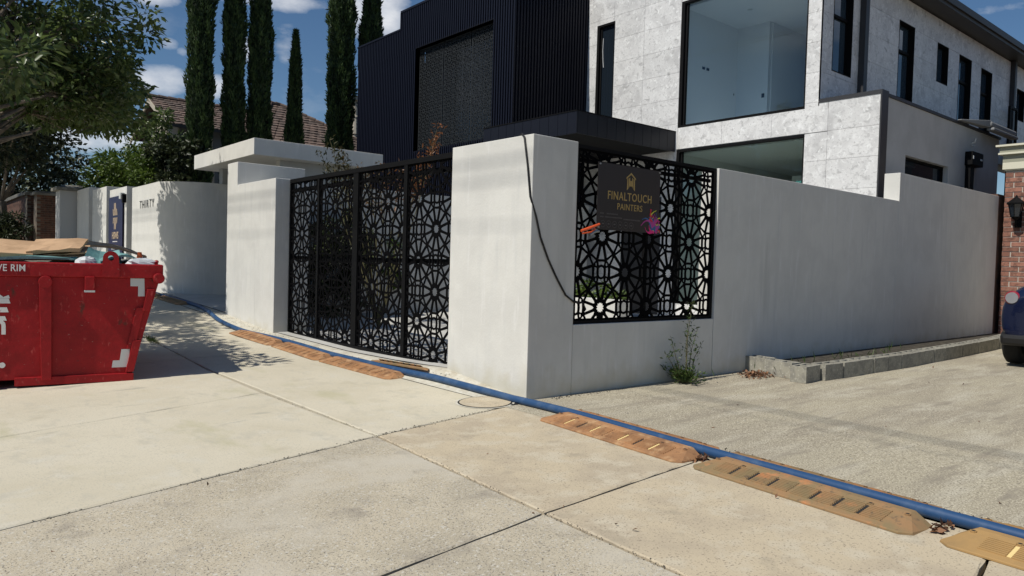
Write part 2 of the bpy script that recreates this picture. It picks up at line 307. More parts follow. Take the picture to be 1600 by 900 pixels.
def leaves(name, C, L, W, mt, parent=None, up=.3, seedv=None, dirs=None, var=None, origin=None):
    n = len(C); C = np.asarray(C, float)
    d = rng.normal(size=(n, 3)) if dirs is None else np.asarray(dirs, float)+rng.normal(size=(n, 3))*.35
    d /= np.linalg.norm(d, axis=1)[:, None]
    nn = rng.normal(size=(n, 3)); nn[:, 2] += up*3; nn -= d*(nn*d).sum(1)[:, None]; nn /= np.linalg.norm(nn, axis=1)[:, None]
    s = np.cross(d, nn); l = (L*rng.uniform(.65, 1.25, n))[:, None]; wd = (W*rng.uniform(.7, 1.2, n))[:, None]
    V = np.stack([C, C+d*l*.45+s*wd*.5+nn*wd*.15, C+d*l-nn*l*.12, C+d*l*.45-s*wd*.5+nn*wd*.15], 1).reshape(-1, 3)
    if origin is not None: V = V-np.array(origin)
    me = bpy.data.meshes.new(name); me.vertices.add(4*n); me.vertices.foreach_set('co', V.astype(np.float32).ravel())
    idx = (np.arange(n)[:, None]*4+np.array([0, 1, 2, 0, 2, 3])).ravel()
    me.loops.add(6*n); me.loops.foreach_set('vertex_index', idx.astype(np.int32))
    me.polygons.add(2*n); me.polygons.foreach_set('loop_start', (np.arange(2*n)*3).astype(np.int32)); me.polygons.foreach_set('loop_total', np.full(2*n, 3, np.int32))
    me.update(calc_edges=True)
    at = me.attributes.new('leaf_var', 'FLOAT', 'POINT')
    vv = rng.uniform(0, 1, n)**1.5 if var is None else var
    at.data.foreach_set('value', np.repeat(vv, 4).astype(np.float32))
    me.materials.append(mt)
    o = bpy.data.objects.new(name, me); COL.objects.link(o)
    if origin is not None: o.location = origin
    if parent is not None:
        o.parent = parent; w_ = parent.get('_o')
        base = Vector(origin) if origin is not None else Vector((0, 0, 0)); o['_o'] = tuple(base)
        o.location = base-Vector(w_)
    return o

# ------------------------------------------------------------------ islamic lattice
A_ = .745
WS = .0140   # half width of the strapwork
def inset(P, d):
    if sum(P[i-1][0]*P[i][1]-P[i][0]*P[i-1][1] for i in range(len(P))) < 0: P = P[::-1]
    n = len(P); out = []
    for i in range(n):
        a, b, c = Vector(P[i-1]), Vector(P[i]), Vector(P[(i+1) % n])
        u, v = (b-a).normalized(), (c-b).normalized(); n1, n2 = Vector((-u.y, u.x)), Vector((-v.y, v.x)); q = n1+n2
        k = min(d*2/max(q.length_squared, .25), d*2.2) if q.length > .3 else 0
        out.append(tuple(b+q*k))
    return out
def pol(cx, cz, r, a): return (cx+r*math.cos(math.radians(a)), cz+r*math.sin(math.radians(a)))
def rosette_holes(cx, cz):
    H = [[pol(cx, cz, .063 if k % 2 else .046, 15*k) for k in range(24)]]
    for k in range(12):
        a = 30*k
        H.append(inset([pol(cx, cz, .070, a), pol(cx, cz, .110, a-14.5), pol(cx, cz, .2635, a-15), pol(cx, cz, .253, a-7), pol(cx, cz, .251, a), pol(cx, cz, .253, a+7), pol(cx, cz, .2635, a+15), pol(cx, cz, .110, a+14.5)], WS))
    return H
def filler_holes(cx, cz):
    def sh(P): return [(cx+x, cz+z) for x, z in P]
    H = [inset(sh([(.05, .05), (.02, .066), (-.02, .066), (-.05, .05), (-.056, .02), (-.056, -.02), (-.05, -.05), (-.02, -.066), (.02, -.066), (.05, -.05), (.056, -.02), (.056, .02)]), WS)]
    for s in (-1, 1):
        H.append(inset(sh([(s*.05, .05), (s*.056, 0), (s*.05, -.05), (s*.118, -.068), (s*.1215, 0), (s*.118, .068)]), WS*.9))
        H.append(inset(sh([(.05, s*.05), (0, s*.066), (-.05, s*.05), (-.068, s*.118), (0, s*.1215), (.068, s*.118)]), WS*.9))
        for q in (-1, 1):
            c = (q*.0787, s*.0787); H.append([(cx+c[0]+.017*math.cos(t)+.006*q*s*math.sin(t)*0, cz+c[1]+.020*math.sin(t)) for t in [2*math.pi*k/6+.5 for k in range(6)]])
    return H
def diag_holes(x0, z0, x1, z1):
    """two arrow shaped holes beside the point where two rosettes touch"""
    mx_, mz = (x0+x1)/2, (z0+z1)/2; d = Vector((x1-x0, z1-z0)).normalized(); p = Vector((-d.y, d.x)); H = []; m_ = Vector((mx_, mz))
    for s in (-1, 1):
        q = [(0, 0), (.052, -.0315), (.119, -.036), (.130, 0), (.119, .036), (.052, .0315)]
        q = [(.004, 0), (.060, -.0225), (.1315, -.0365), (.128, 0), (.1315, .0365), (.060, .0225)]
        H.append(inset([tuple(m_+p*s*a+d*b) for a, b in q], WS*.5))
    return H
def clip_poly(P, x0, z0, x1, z1):
    def cl(P, f, it):
        out = []
        for i in range(len(P)):
            a, b = P[i-1], P[i]; fa, fb = f(a), f(b)
            if fa != fb: out.append(it(a, b))
            if fb: out.append(b)
        return out
    for ax, lim, sg in ((0, x0, 1), (0, x1, -1), (1, z0, 1), (1, z1, -1)):
        P = cl(P, lambda p: sg*(p[ax]-lim) > 0, lambda a, b: tuple(a[k]+(b[k]-a[k])*((lim-a[ax])/(b[ax]-a[ax])) if k != ax else lim for k in (0, 1)))
        if len(P) < 3: return None
    ar = abs(sum(P[i-1][0]*P[i][1]-P[i][0]*P[i-1][1] for i in range(len(P))))/2
    sg_ = sum(P[i-1][0]*P[i][1]-P[i][0]*P[i-1][1] for i in range(len(P)))
    return (P if sg_ > 0 else P[::-1]) if ar > 2e-4 else None
def lattice(b, x0, z0, x1, z1, ox, oz, thick, to3_, margin=.03, sc_=1.0):
    """sheet with pierced holes; (ox,oz) is a star centre; to3(x,z,d) -> 3d point"""
    x0, z0, x1, z1, ox, oz, margin = [v/sc_ for v in (x0, z0, x1, z1, ox, oz, margin)]
    to3 = lambda x, z, d: to3_(x*sc_, z*sc_, d)
    H = []
    i0, i1 = int((x0-ox)/A_)-2, int((x1-ox)/A_)+2; j0, j1 = int((z0-oz)/A_)-2, int((z1-oz)/A_)+2
    for i in range(i0, i1+1):
        for j in range(j0, j1+1):
            for fx, fz in ((0, 0), (.5, .5)):
                cx, cz = ox+(i+fx)*A_, oz+(j+fz)*A_
                H += rosette_holes(cx, cz); H += filler_holes(cx+A_/2, cz)
                H += diag_holes(cx, cz, cx+A_/2, cz+A_/2); H += diag_holes(cx, cz, cx-A_/2, cz+A_/2)
    P2 = []
    for h in H:
        q = clip_poly(h, x0+margin, z0+margin, x1-margin, z1-margin)
        if q: P2.append(q)
    vs = [Vector((x0, z0)), Vector((x1, z0)), Vector((x1, z1)), Vector((x0, z1))]; fs = [[0, 1, 2, 3]]
    for q in P2:
        n0 = len(vs); vs += [Vector(p) for p in q]; fs.append(list(range(n0, n0+len(q))))
    ov, oe, of, a1, a2, a3 = geometry.delaunay_2d_cdt(vs, [], fs, 1, 1e-6)
    # keep triangles outside every hole
    keep = [list(t) for t, org in zip(of, a3) if org == [0] or org == (0,) or (len(org) == 1 and org[0] == 0)]
    n = len(ov); V = [to3(p.x, p.y, 0) for p in ov]+[to3(p.x, p.y, thick) for p in ov]
    F = [tuple(t) for t in keep]+[tuple(i+n for i in reversed(t)) for t in keep]
    cnt = {}
    for t in keep:
        for k in range(len(t)):
            a, c = t[k], t[(k+1) % len(t)]
            if (c, a) in cnt: del cnt[(c, a)]
            else: cnt[(a, c)] = 1
    F += [(c, a, a+n, c+n) for a, c in cnt]
    b.add(V, F)
# ================================================================== SETTING
def lin(a, b, n): return [a+(b-a)*i/(n-1) for i in range(n)]
gx = [-400, -120, -50, -25, -12]+lin(-8, 22, 61)+[26, 34, 50, 120, 400]; gy = [-400, -120, -50, -25, -12]+lin(-6, 30, 73)+[35, 42, 52, 60, 120, 400]
struct(grid('ground', gx, gy, lambda x, y: G(min(x, 4.3), y)-.05, M['soil']))
struct(grid('street', [-60, -20, -9, -4.2], lin(-60, 60, 40), lambda x, y: G(x, y)-.10+.08, M['asphalt']))
# footpath: one slab per panel, open joints between
fp = bpy.data.objects.new('footpath', None); COL.objects.link(fp); struct(fp); fp['_o'] = (0., 0., 0.)
XA = lambda y: .35-.02*(y-3.6)
def XB(y): return float(np.interp(y, [0, 1.8, 2.93, 4.98, 7.2, 11.2, 40], [2.62, 2.67, 2.74, 2.87, 2.84, 2.92, 3.0]))
def XC(y): return float(np.interp(y, [0, 1.1, 3.0, 4.4, 5.3, 7, 10, 40], [4.26, 4.28, 4.335, 4.40, 4.37, 4.36, 4.36, 4.36]))
CJ = [ # cross joints: y at x = XA, XB, XC
 (-3.4, -3.2, -3.1), (-1.2, -1.05, -.95), (.55, .92, 1.22), (2.66, 2.925, 3.01), (4.485, 4.98, 5.185), (6.65, 7.2, None), (9.6, 9.85, 9.9), (11.8, 11.9, 12), (14, 14.1, 14.2), (16.2, 16.3, 16.3), (19, 19, 19), (22, 22, 22), (26, 26, 26), (32, 32, 32)]
def slab(name, q, mt, parent, n=14, gap=.009, seed=0):
    """q: corner xy quads (x0y0, x1y0, x1y1, x0y1); draped on the ground"""
    r = random.Random(seed); (ax, ay), (bx, by), (cx, cy), (dx, dy) = q
    def pt(u, v): return ((ax*(1-u)+bx*u)*(1-v)+(dx*(1-u)+cx*u)*v, (ay*(1-u)+by*u)*(1-v)+(dy*(1-u)+cy*u)*v)
    L = math.hypot(bx-ax, by-ay); H = math.hypot(dx-ax, dy-ay); us = [gap/L]+[(gap+.012)/L]+lin(.05, .95, n)+[1-(gap+.012)/L, 1-gap/L]; vs_ = [gap/H]+[(gap+.012)/H]+lin(.05, .95, n*2)+[1-(gap+.012)/H, 1-gap/H]
    V = []; nx, ny = len(us), len(vs_)
    for j, v in enumerate(vs_):
        for i, u in enumerate(us):
            x, y = pt(u, v); e = i in (0, nx-1) or j in (0, ny-1)
            if e: x += r.uniform(-.005, .005); y += r.uniform(-.005, .005)
            V.append((x, y, G(x, y)-(.006 if e else 0)))
    F = [(j*nx+i, j*nx+i+1, (j+1)*nx+i+1, (j+1)*nx+i) for j in range(ny-1) for i in range(nx-1)]
    ring = [i for i in range(nx)]+[j*nx+nx-1 for j in range(1, ny)]+[(ny-1)*nx+i for i in range(nx-2, -1, -1)]+[j*nx for j in range(ny-2, 0, -1)]
    b0 = len(V); V += [(V[i][0], V[i][1], V[i][2]-.06) for i in ring]; k = len(ring)
    F += [(ring[(i+1) % k], ring[i], b0+i, b0+(i+1) % k) for i in range(k)]
    b = MB(); b.add(V, F); o = b.build(name, mt, parent, smoothf=False); return o
for r in range(len(CJ)-1):
    a, b_ = CJ[r], CJ[r+1]; ya0, yb0, yc0 = a; ya1, yb1, yc1 = b_
    far = ya0 > 12; n = 8 if far else 12
    mL = M['concgrey'] if yb0 < 4.5 else M['concpale']
    if ya0 < 27:
        slab('slab', [(XA(ya0), ya0), (XB(yb0), yb0), (XB(yb1), yb1), (XA(ya1), ya1)], mL, fp, n, seed=r)
        slab('slab', [(-2.6, ya0-.4), (XA(ya0), ya0), (XA(ya1), ya1), (-2.6, ya1-.4)], mL, fp, 6, seed=r+50)
    if yc0 is None: continue
    if yc1 is None: yb1, yc1 = 9.85, 9.9
    mR = M['conctan'] if yc0 < 5 else M['concpale']
    slab('slab', [(XB(yb0), yb0), (XC(yc0), yc0), (XC(yc1), yc1), (XB(yb1), yb1)], mR, fp, n+4, seed=r+90)
# cement strip between footpath and walls, joined to the gate threshold
struct(grid('gate_apron', lin(4.365, 4.70, 12), lin(5.19, 40, 220), lambda x, y: G(x, y), M['apron']))
struct(grid('gate_threshold', [4.70, 5.3], lin(6.5, 11.5, 20), lambda x, y: G(4.69, y)-.002, M['paving']))
struct(grid('driveway', lin(4.30, 6, 10)+lin(6.3, 40, 80), lin(-30, 4.6, 60)+lin(4.65, 5.32, 14), lambda x, y: G(max(x, 4.36), min(y, 5.0))-.0 if y < 5.2 else G(x, 5.0)-.0, M['drive']))
struct(grid('yard_paving', [4.705, 8, 11, 14.5], lin(5.5, 34, 50), lambda x, y: G(5.0, max(y, 6.8))+.01, M['paving']))
# garden bed beyond
# ================================================================== BOUNDARY WALLS
XF = 4.645; YS = 5.26
t = thing('boundary_wall', 'long smooth grey-white rendered side wall stepping up at its far end beside the driveway', 'wall', (5.25, YS, 0))
b = MB(); b.box(5.252, YS+.004, -.3, 7.648, YS+.25, .71); b.build('low_wall_panel', M['render'], t, bevel=.004)
b = MB(); b.box(7.655, YS, -.3, 12.755, YS+.25, 2.534); b.build('wall_panel', M['render'], t, bevel=.005)
b = MB(); b.box(12.757, YS-.0015, -.3, 17.55, YS+.255, 3.0); b.build('raised_wall_panel', M['render'], t, bevel=.005)
t = thing('corner_pier', 'thick white rendered corner pier between the gate and the pierced side screen', 'pillar', (XF, YS, 0))
b = MB(); b.box(XF, YS, -.3, 5.246, 6.58, 2.545); b.build('shaft', M['render'], t, bevel=.006)
t = thing('gate_pier', 'white rendered gate pier with a taller end at the left of the black gate', 'pillar', (XF, 11.4, 0))
b = MB(); b.box(XF, 11.4, -.2, 5.22, 13.10, 2.565); b.build('shaft', M['render'], t, bevel=.006)
b = MB(); b.box(XF+.001, 13.10, -.2, 5.9, 13.6, 2.97); b.build('tall_end', M['render'], t, bevel=.006)
t = thing('shaded_recess_filler', 'dark brick filler added for the shaded recess behind the end of the side wall', 'wall', (17.7, 5.3, .1))
MB().box(17.552, 5.28, -.1, 20.2, 5.45, 3.05).build('wall_panel', M['brickdk'], t)  # dark slab put in where the recess lies in shade
# THIRTY wall
t = thing('name_wall', 'white curved entry wall with the dark letters THIRTY', 'wall', (XF, 17.9, .4))
b = MB(); cv = [(XF, 20.55), (XF, 18.30), (4.652, 18.18), (4.68, 18.07), (4.73, 17.96), (4.79, 17.86), (4.86, 17.77), (4.94, 17.68), (5.03, 17.60), (5.13, 17.52), (5.24, 17.455), (5.36, 17.405), (5.50, 17.37), (5.68, 17.345), (5.9, 17.33), (6.6, 17.3)]
inner = [(6.6, 17.6), (5.5, 17.66), (5.2, 17.75), (5.0, 17.9), (4.95, 18.2), (4.95, 20.55)]
b.prism((cv+inner)[::-1], .2, 2.96); wp = b.build('wall_panel', M['render'], t, smoothf=True); wp.data.set_sharp_from_angle(angle=R_(30))
b = MB(); add_text(b, 'THIRTY', .285, (XF-.016, 19.78, 2.40), (0, -1, 0), (0, 0, 1), sx=1.12, spacing=1.30, bold=-.006)
vs_, fs_ = b.v, b.f
b = MB(); b.add([(x-.0, y, z) for x, y, z in vs_], fs_)
b.add([(x+.014, y, z) for x, y, z in vs_], fs_); b.build('lettering', M['letter'], t)
# slot blocks
for (y0, y1, z, lab) in ((25.95, 27.85, 3.32, 'white rendered wall block next to the grey rendered pier'), (23.5, 25.4, 3.19, 'white rendered wall block left of the navy sign')):
    o = MB().box(XF, y0, .3, 5.15, y1, z).build('wall_block', M['render'], bevel=.006, origin=(XF, y0, .5)); tag(o, lab, 'wall', 'white wall blocks left of the name wall')
t = thing('sign_frame', 'white rendered frame wall holding the tall navy sign', 'wall', (XF, 21.1, .5))
b = MB(); b.box(XF, 21.12, .4, 5.15, 21.34, 3.045); b.box(XF, 22.86, .4, 5.15, 23.06, 3.045); b.box(XF+.001, 21.34, 2.80, 5.149, 22.86, 3.044); b.box(4.95, 21.34, .4, 5.14, 22.86, 2.80); b.build('surround', M['render'], t)
t = thing('wall_light', 'small black wall light on the sign frame edge', 'lamp', (XF, 21.2, 2.7))
b = MB(); b.box(XF-.09, 21.14, 2.62, XF, 21.26, 2.84); b.build('housing', M['black'], t, bevel=.005)
b = MB(); b.box(XF-.11, 21.30, 2.72, XF-.01, 21.48, 2.88); b.build('bracket', M['reflect'], t, bevel=.005)
t = thing('estate_sign', 'tall navy agent board with pale gold chevron logo', 'sign', (XF-.02, 22.2, 1))
b = MB(); b.box(XF-.035, 21.42, .75, XF-.010, 23.02, 2.83); b.build('board', M['navy'], t)
b = MB(); S = XF-.040
def sq(pts, bb, th=.003): bb.extr([(S, y, z) for y, z in pts], (th, 0, 0))
cy = 22.2
for k in range(4):
    yy = cy+.26-.135*k; h0 = (.14, .30, .30, .14)[k]
    sq([(yy, 2.32), (yy-.085, 2.32), (yy-.04, 2.32+h0+.02), (yy+.03, 2.32+h0+.04)][::-1], b)
    sq([(yy-.01, 2.26), (yy-.095, 2.26), (yy-.06, 2.26-h0), (yy, 2.26-h0-.03)], b)
b.build('logo', M['goldpale'], t)
b = MB(); add_text(b, 'HSWS', .26, (S, cy+.36, 1.69), (0, -1, 0), (0, 0, 1), sx=1.05, bold=.006)
b.build('lettering', M['goldpale'], t)
for zz, wd, hh in ((1.60, .56, .025), (1.40, .86, .05), (1.24, .86, .05), (1.06, .42, .06)):
    n_ = int(wd/.07); b = MB()
    for k in range(n_): b.extr([(S, cy+wd/2-k*.07, zz), (S, cy+wd/2-k*.07-.052, zz), (S, cy+wd/2-k*.07-.052, zz+hh), (S, cy+wd/2-k*.07, zz+hh)], (.002, 0, 0))
    b.build('print_line', M['white'], t)
# grey rendered pier with stone cap
t = thing('rendered_pier', 'pale grey rendered pier with a weathered stone cap', 'pillar', (4.4, 28.3, .7))
b = MB(); b.box(4.17, 27.92, .4, 4.95, 28.75, 3.3); b.build('shaft', M['greyrender'], t, bevel=.01)
b = MB(); b.box(4.05, 27.8, 3.3, 5.07, 28.9, 3.40); b.hexa([(4.1, 27.85, 3.40), (5.02, 27.85, 3.40), (5.02, 28.85, 3.40), (4.1, 28.85, 3.40), (4.3, 28.1, 3.5), (4.85, 28.1, 3.5), (4.85, 28.6, 3.5), (4.3, 28.6, 3.5)]); b.build('cap', M['greystone'], t)
# brown brick piers
def brick_pier(x0, y0, x1, y1, z0, z1, lab):
    t = thing('brick_pier', lab, 'pillar', ((x0+x1)/2, y0, z0), group='dark brick piers at the far end of the street walls')
    b = MB(); b.box(x0, y0, z0-.4, x1, y1, z1); b.build('shaft', M['mortardk'], t)
    me = MB().box(0, 0, 0, .225, .02, .066).build('brick', M['brickdk']); m_ = me.data; bpy.data.objects.remove(me)
    nz_ = min(36, int((z1-z0)/.078))
    for r in range(nz_):
        xx = x0-(.12 if r % 2 else 0); 
        while xx < x1-.05:
            if xx >= x0-.01 and xx+.225 <= x1+.03: inst(m_, 'brick', (xx, y0-.012, z1-.078*(r+1)), t)
            xx += .237
    b = MB(); b.box(x0-.09, y0-.09, z1, x1+.09, y1+.09, z1+.08); b.box(x0-.04, y0-.04, z1+.08, x1+.04, y1+.04, z1+.13); b.build('cap', M['greystone'], t)
    b = MB(); b.box(x0-.10, y0-.10, z0-.4, x1+.10, y1+.1, z0+.55); b.build('plinth', M['brickdk'], t)
brick_pier(3.92, 31, 4.62, 31.7, .85, 3.30, 'dark brown brick pier nearest the grey rendered pier')
brick_pier(3.92, 33.4, 4.62, 34.1, .95, 3.42, 'dark brown brick pier behind the nearest brick pier')
t = thing('brick_fence', 'low shaded brown brick wall beyond the brick piers', 'wall', (3.6, 38, 1))
b = MB(); b.box(3.95, 34.3, .5, 4.3, 52, 3.45); b.build('wall_panel', M['brickdk'], t); b = MB(); b.box(3.85, 34.25, 3.45, 4.4, 52, 3.58); b.build('coping', M['greystone'], t)
# ================================================================== ENTRY CANOPY
t = thing('entry_canopy', 'flat white concrete canopy roof over the pedestrian entry', 'canopy', (7, 16.4, .4))
b = MB(); b.box(5.5, 14.62, 3.345, 8.42, 18.42, 3.675); b.build('roof_slab', M['render'], t, bevel=.006)
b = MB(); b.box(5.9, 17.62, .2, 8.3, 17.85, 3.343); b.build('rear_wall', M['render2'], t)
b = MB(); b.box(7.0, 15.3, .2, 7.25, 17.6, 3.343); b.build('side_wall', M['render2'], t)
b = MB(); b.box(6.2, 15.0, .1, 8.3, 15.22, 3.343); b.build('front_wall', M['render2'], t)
t = thing('yard_wall', 'low grey rendered wall inside the entry behind the gate pier', 'wall', (7, 13.7, .2))
b = MB(); b.box(5.95, 13.3, 0, 9.6, 13.5, 2.75); b.build('wall_panel', M['render2'], t)
# ================================================================== GATE and SCREENS
GX = 4.90
t = thing('driveway_gate', 'tall black pierced metal gate of linked star rosettes', 'gate', (GX, 9.1, .08))
def g3(x, z, d): return (GX+d, x, z)
for y0, y1 in ((6.64, 7.87), (7.95, 9.13), (9.27, 10.34), (10.40, 11.38)):
    b = MB(); lattice(b, y0, .10, y1, 2.50, 7.615, .575, .012, g3, .012); b.build('pierced_panel', M['screen'], t)
b = MB(); b.box(GX-.02, 6.6, 2.50, GX+.04, 11.4, 2.56); b.build('top_rail', M['black'], t); b = MB(); b.box(GX-.02, 6.6, .06, GX+.04, 11.4, .115); b.build('bottom_rail', M['black'], t)
for y0, y1 in ((6.58, 6.64), (7.87, 7.95), (9.13, 9.27), (10.34, 10.40), (11.37, 11.42)):
    b = MB(); b.box(GX-.018, y0, .12, GX+.042, y1, 2.495); b.build('upright', M['black'], t)
b = MB(); b.box(GX+.045, 6.7, 1.28, GX+.085, 11.35, 1.34); b.box(GX+.045, 6.7, 2.36, GX+.085, 11.35, 2.42); b.build('cross_rail', M['black'], t)
SY = 5.30
t = thing('side_screen', 'black pierced metal screen set in the side wall behind the painters sign', 'screen', (6.4, SY, .71))
b = MB(); lattice(b, 5.28, .735, 7.62, 2.50, 6.80, 1.247, .012, lambda x, z, d: (x, SY+d, z), .03); b.build('pierced_panel', M['screen'], t)
b = MB(); b.box(5.25, SY-.01, .712, 7.65, SY+.03, .745); b.build('bottom_rail', M['black'], t)
b = MB(); b.box(5.25, SY-.01, 2.495, 7.65, SY+.03, 2.53); b.build('top_rail', M['black'], t)
for x0, x1 in ((5.25, 5.285), (7.595, 7.65)):
    b = MB(); b.box(x0, SY-.009, .746, x1, SY+.029, 2.494); b.build('upright', M['black'], t)
b = MB(); b.box(6.40, SY+.03, .75, 6.45, SY+.07, 2.49); b.box(5.29, SY+.03, 2.36, 7.59, SY+.06, 2.40); b.build('rear_brace', M['black'], t)
# painters sign
PX0, PX1, PZ0, PZ1 = 5.485, 6.475, 1.685, 2.37
t = thing('painters_sign', 'charcoal painters sign with gold lettering and a splash of coloured paint', 'sign', (5.98, 5.2, 1.7))
b = MB(); b.box(PX0, 5.205, PZ0, PX1, 5.211, PZ1); b.build('board', M['signblk'], t)
Y = 5.2035; ex, ey = (1, 0, 0), (0, 0, 1)
b = MB()
def p2(pts, bb, th=-.001): bb.extr([(x, Y, z) for x, z in pts], (0, th, 0))
hx, hz = 5.99, 2.19
for s_ in (-1, 1):
    p2([(hx+s_*.000, hz+.115), (hx+s_*.075, hz+.060), (hx+s_*.075, hz+.042), (hx+s_*.0, hz+.094)][::s_], b)
    p2([(hx+s_*.060, hz+.048), (hx+s_*.046, hz+.055), (hx+s_*.042, hz-.055), (hx+s_*.064, hz-.075)][::s_], b)
    p2([(hx+s_*.036, hz+.05), (hx+s_*.018, hz+.066), (hx+s_*.014, hz-.018), (hx+s_*.036, hz-.05)][::s_], b)
p2([(hx-.012, hz-.03), (hx+.012, hz-.03), (hx+.012, hz+.03), (hx-.012, hz+.03)], b)
b.build('logo', M['gold'], t)
b = MB(); add_text(b, 'FINALTOUCH', .122, (5.985, Y, 2.005), ex, ey, 'CENTER', .0008, sx=.86, spacing=1.12); add_text(b, 'PAINTERS', .095, (5.985, Y, 1.905), ex, ey, 'CENTER', .0, sx=.92, spacing=1.08)
b.build('lettering', M['gold'], t)
b = MB()
for x0, n_, zz in ((5.53, 3, 1.845), (5.63, 9, 1.845), (5.53, 3, 1.81), (5.60, 5, 1.81), (5.70, 9, 1.81), (5.89, 14, 1.80)):
    b = MB()
    for k in range(n_): p2([(x0+k*.019, zz), (x0+k*.019+.013, zz), (x0+k*.019+.013, zz+.014), (x0+k*.019, zz+.014)], b)
    b.build('print_line', M['greyprint'], t)
for k in range(6):
    b = MB()
    cx_ = 5.575+k*.088
    for q in range(16):
        a0, a1 = 2*math.pi*q/16, 2*math.pi*(q+1)/16
        p2([(cx_+.036*math.cos(a0), 1.745+.036*math.sin(a0)), (cx_+.036*math.cos(a1), 1.745+.036*math.sin(a1)), (cx_+.032*math.cos(a1), 1.745+.032*math.sin(a1)), (cx_+.032*math.cos(a0), 1.745+.032*math.sin(a0))][::-1], b)
    p2([(cx_-.015, 1.74), (cx_+.015, 1.74), (cx_+.015, 1.752), (cx_-.015, 1.752)], b)
    b.build('round_badge', M['greyprint'], t)
rs = random.Random(5)
for k in range(5):
    b = MB()
    for q in range(5):
        a = rs.uniform(.2, 2.9); L_ = rs.uniform(.10, .23); x0, z0 = 6.385+rs.uniform(-.05, .05), 1.715+rs.uniform(-.03, .05)
        pts = [(x0, z0)]
        pl, pr_ = [], []
        for i in range(7):
            u = i/6; aa = a+math.sin(u*3+k)*.5; x = x0+math.cos(aa)*L_*u; z = z0+math.sin(aa)*L_*u; wd = .019*(1-u*.75)*rs.uniform(.6, 1.3)
            pl.append((min(x-math.sin(aa)*wd, PX1+.02), z+math.cos(aa)*wd)); pr_.append((min(x+math.sin(aa)*wd, PX1+.02), z-math.cos(aa)*wd))
        for i in range(6):
            q4 = [pr_[i], pr_[i+1], pl[i+1], pl[i]]
            yk = Y-.0003*k-.00005*q
            b.add([(x, yk, z) for x, z in q4], [(0, 1, 2, 3)])
    b.build('paint_splash', M['splash%d' % k], t)
b = MB()
for x, z in ((PX0+.02, PZ1-.02), (PX1-.02, PZ1-.02), (PX0+.02, PZ0+.02), (PX1-.02, PZ0+.02)): b.tube([(x, 5.204, z), (x, 5.19, z)], .008, 6)
b.build('fixing', M['steel'], t)
# caulking gun like tool
t = thing('hand_tool', 'orange handled tool clipped to the pierced screen below the sign', 'tool', (5.35, 5.22, 1.68))
b = MB(); b.tube([(5.27, 5.21, 1.655), (5.36, 5.19, 1.685), (5.50, 5.18, 1.735)], [.014, .016, .012], 8); b.tube([(5.28, 5.20, 1.63), (5.38, 5.18, 1.65), (5.44, 5.18, 1.685)], [.008, .010, .008], 8); b.build('handle', M['orangered'], t)
b = MB(); b.tube([(5.38, 5.20, 1.62), (5.46, 5.20, 1.66), (5.52, 5.2, 1.665)], [.014, .018, .01], 8); b.tube([(5.50, 5.21, 1.735), (5.52, 5.21, 1.70), (5.47, 5.21, 1.66)], .005, 6); b.build('jaw', M['steel'], t)
# hanging cable
b = MB(); pts = [(4.95, 5.9, 2.56), (4.638, 5.42, 2.56), (4.634, 5.38, 2.52), (4.634, 5.32, 2.24), (4.632, 5.27, 1.95), (4.70, 5.252, 1.76), (4.76, 5.25, 1.57), (4.87, 5.25, 1.36), (4.99, 5.25, 1.18), (5.12, 5.25, 1.01), (5.24, 5.25, .94), (5.4, 5.285, .93), (5.46, 5.30, .86), (5.5, 5.4, .80)]
o = b.tube(pts, .010, 6).build('power_cable', M['cable'], smoothf=True, origin=(5, 5.25, .9)); tag(o, 'black cable draped over the corner pier and down to the pierced screen', 'cable')
# overhead wires above the footpath
for k, (x, z, r_) in enumerate(((-2.40, 12.05, .013), (-2.44, 11.92, .011), (-2.9, 12.1, .006))):
    pts = [(x, y, z+.00012*(y-12)**2) for y in lin(-24, 60, 40)]
    o = MB().tube(pts, r_, 6).build('overhead_wire', M['cable'], smoothf=True, origin=(x, 12, z)); tag(o, ('overhead wire along the street nearest the front wall', 'overhead wire just below the nearest one', 'thinnest overhead wire farthest from the front wall')[k], 'wire', 'overhead wires along the street')
# ================================================================== MODERN HOUSE
FX = 14.0; SYU = 7.37; SYL = 6.18
H = thing('modern_house', 'two storey house clad in silver stone and black battens behind the wall', 'house', (FX, 9, .1))
H['_o'] = (FX, 9., .1)
openF = [(7.67, 4.585, 10.79, 7.49), (7.65, .5, 10.81, 4.075), (12.86, 4.4, 13.48, 7.54), (11.2, .2, 12.4, 3.0)]
# core volumes as thin walls with openings
b = MB()
for (y0, z0, y1, z1) in rects_minus((SYU+.01, -.1, 13.8, 8.6), openF): b.box(FX+.02, y0, z0, FX+.25, y1, z1)
b.box(FX+.02, SYL+.01, -.1, FX+.25, SYU+.01, 4.66)
b.build('front_wall', M['mortar'], H)
b = MB(); b.box(FX+.25, SYU+.22, 4.5, 32, SYU+.3, 7.64); b.box(FX+.25, 13.6, 7.64, 32, 13.9, 8.4); 
openS = [(14.43, 5.375, 15.25, 7.2), (17.47, 5.36, 18.32, 7.1), (19.67, 6.11, 20.38, 7.06), (21.10, 5.345, 21.98, 7.06), (22.70, 5.345, 23.56, 7.02), (25.70, 6.07, 26.45, 6.99)]
for (x0, z0, x1, z1) in rects_minus((FX+.03, 4.69, 32, 7.64), openS): b.box(x0, SYU+.022, z0, x1, SYU+.22, z1)
b.build('side_wall', M['mortar'], H)
b = MB(); b.box(FX+.25, SYU+.05, 7.66, 32, 14, 7.8); b.build('roof_deck', M['trim'], H)
ye = [SYL, 7.18, 8.39, 9.60, 10.80, 11.9, 12.9, 13.8]; ze = [-.05, .53, 1.13, 1.73, 2.33, 2.93, 3.52, 4.09, 4.685, 5.28, 5.88, 6.475, 7.065, 7.66, 8.25, 8.6]
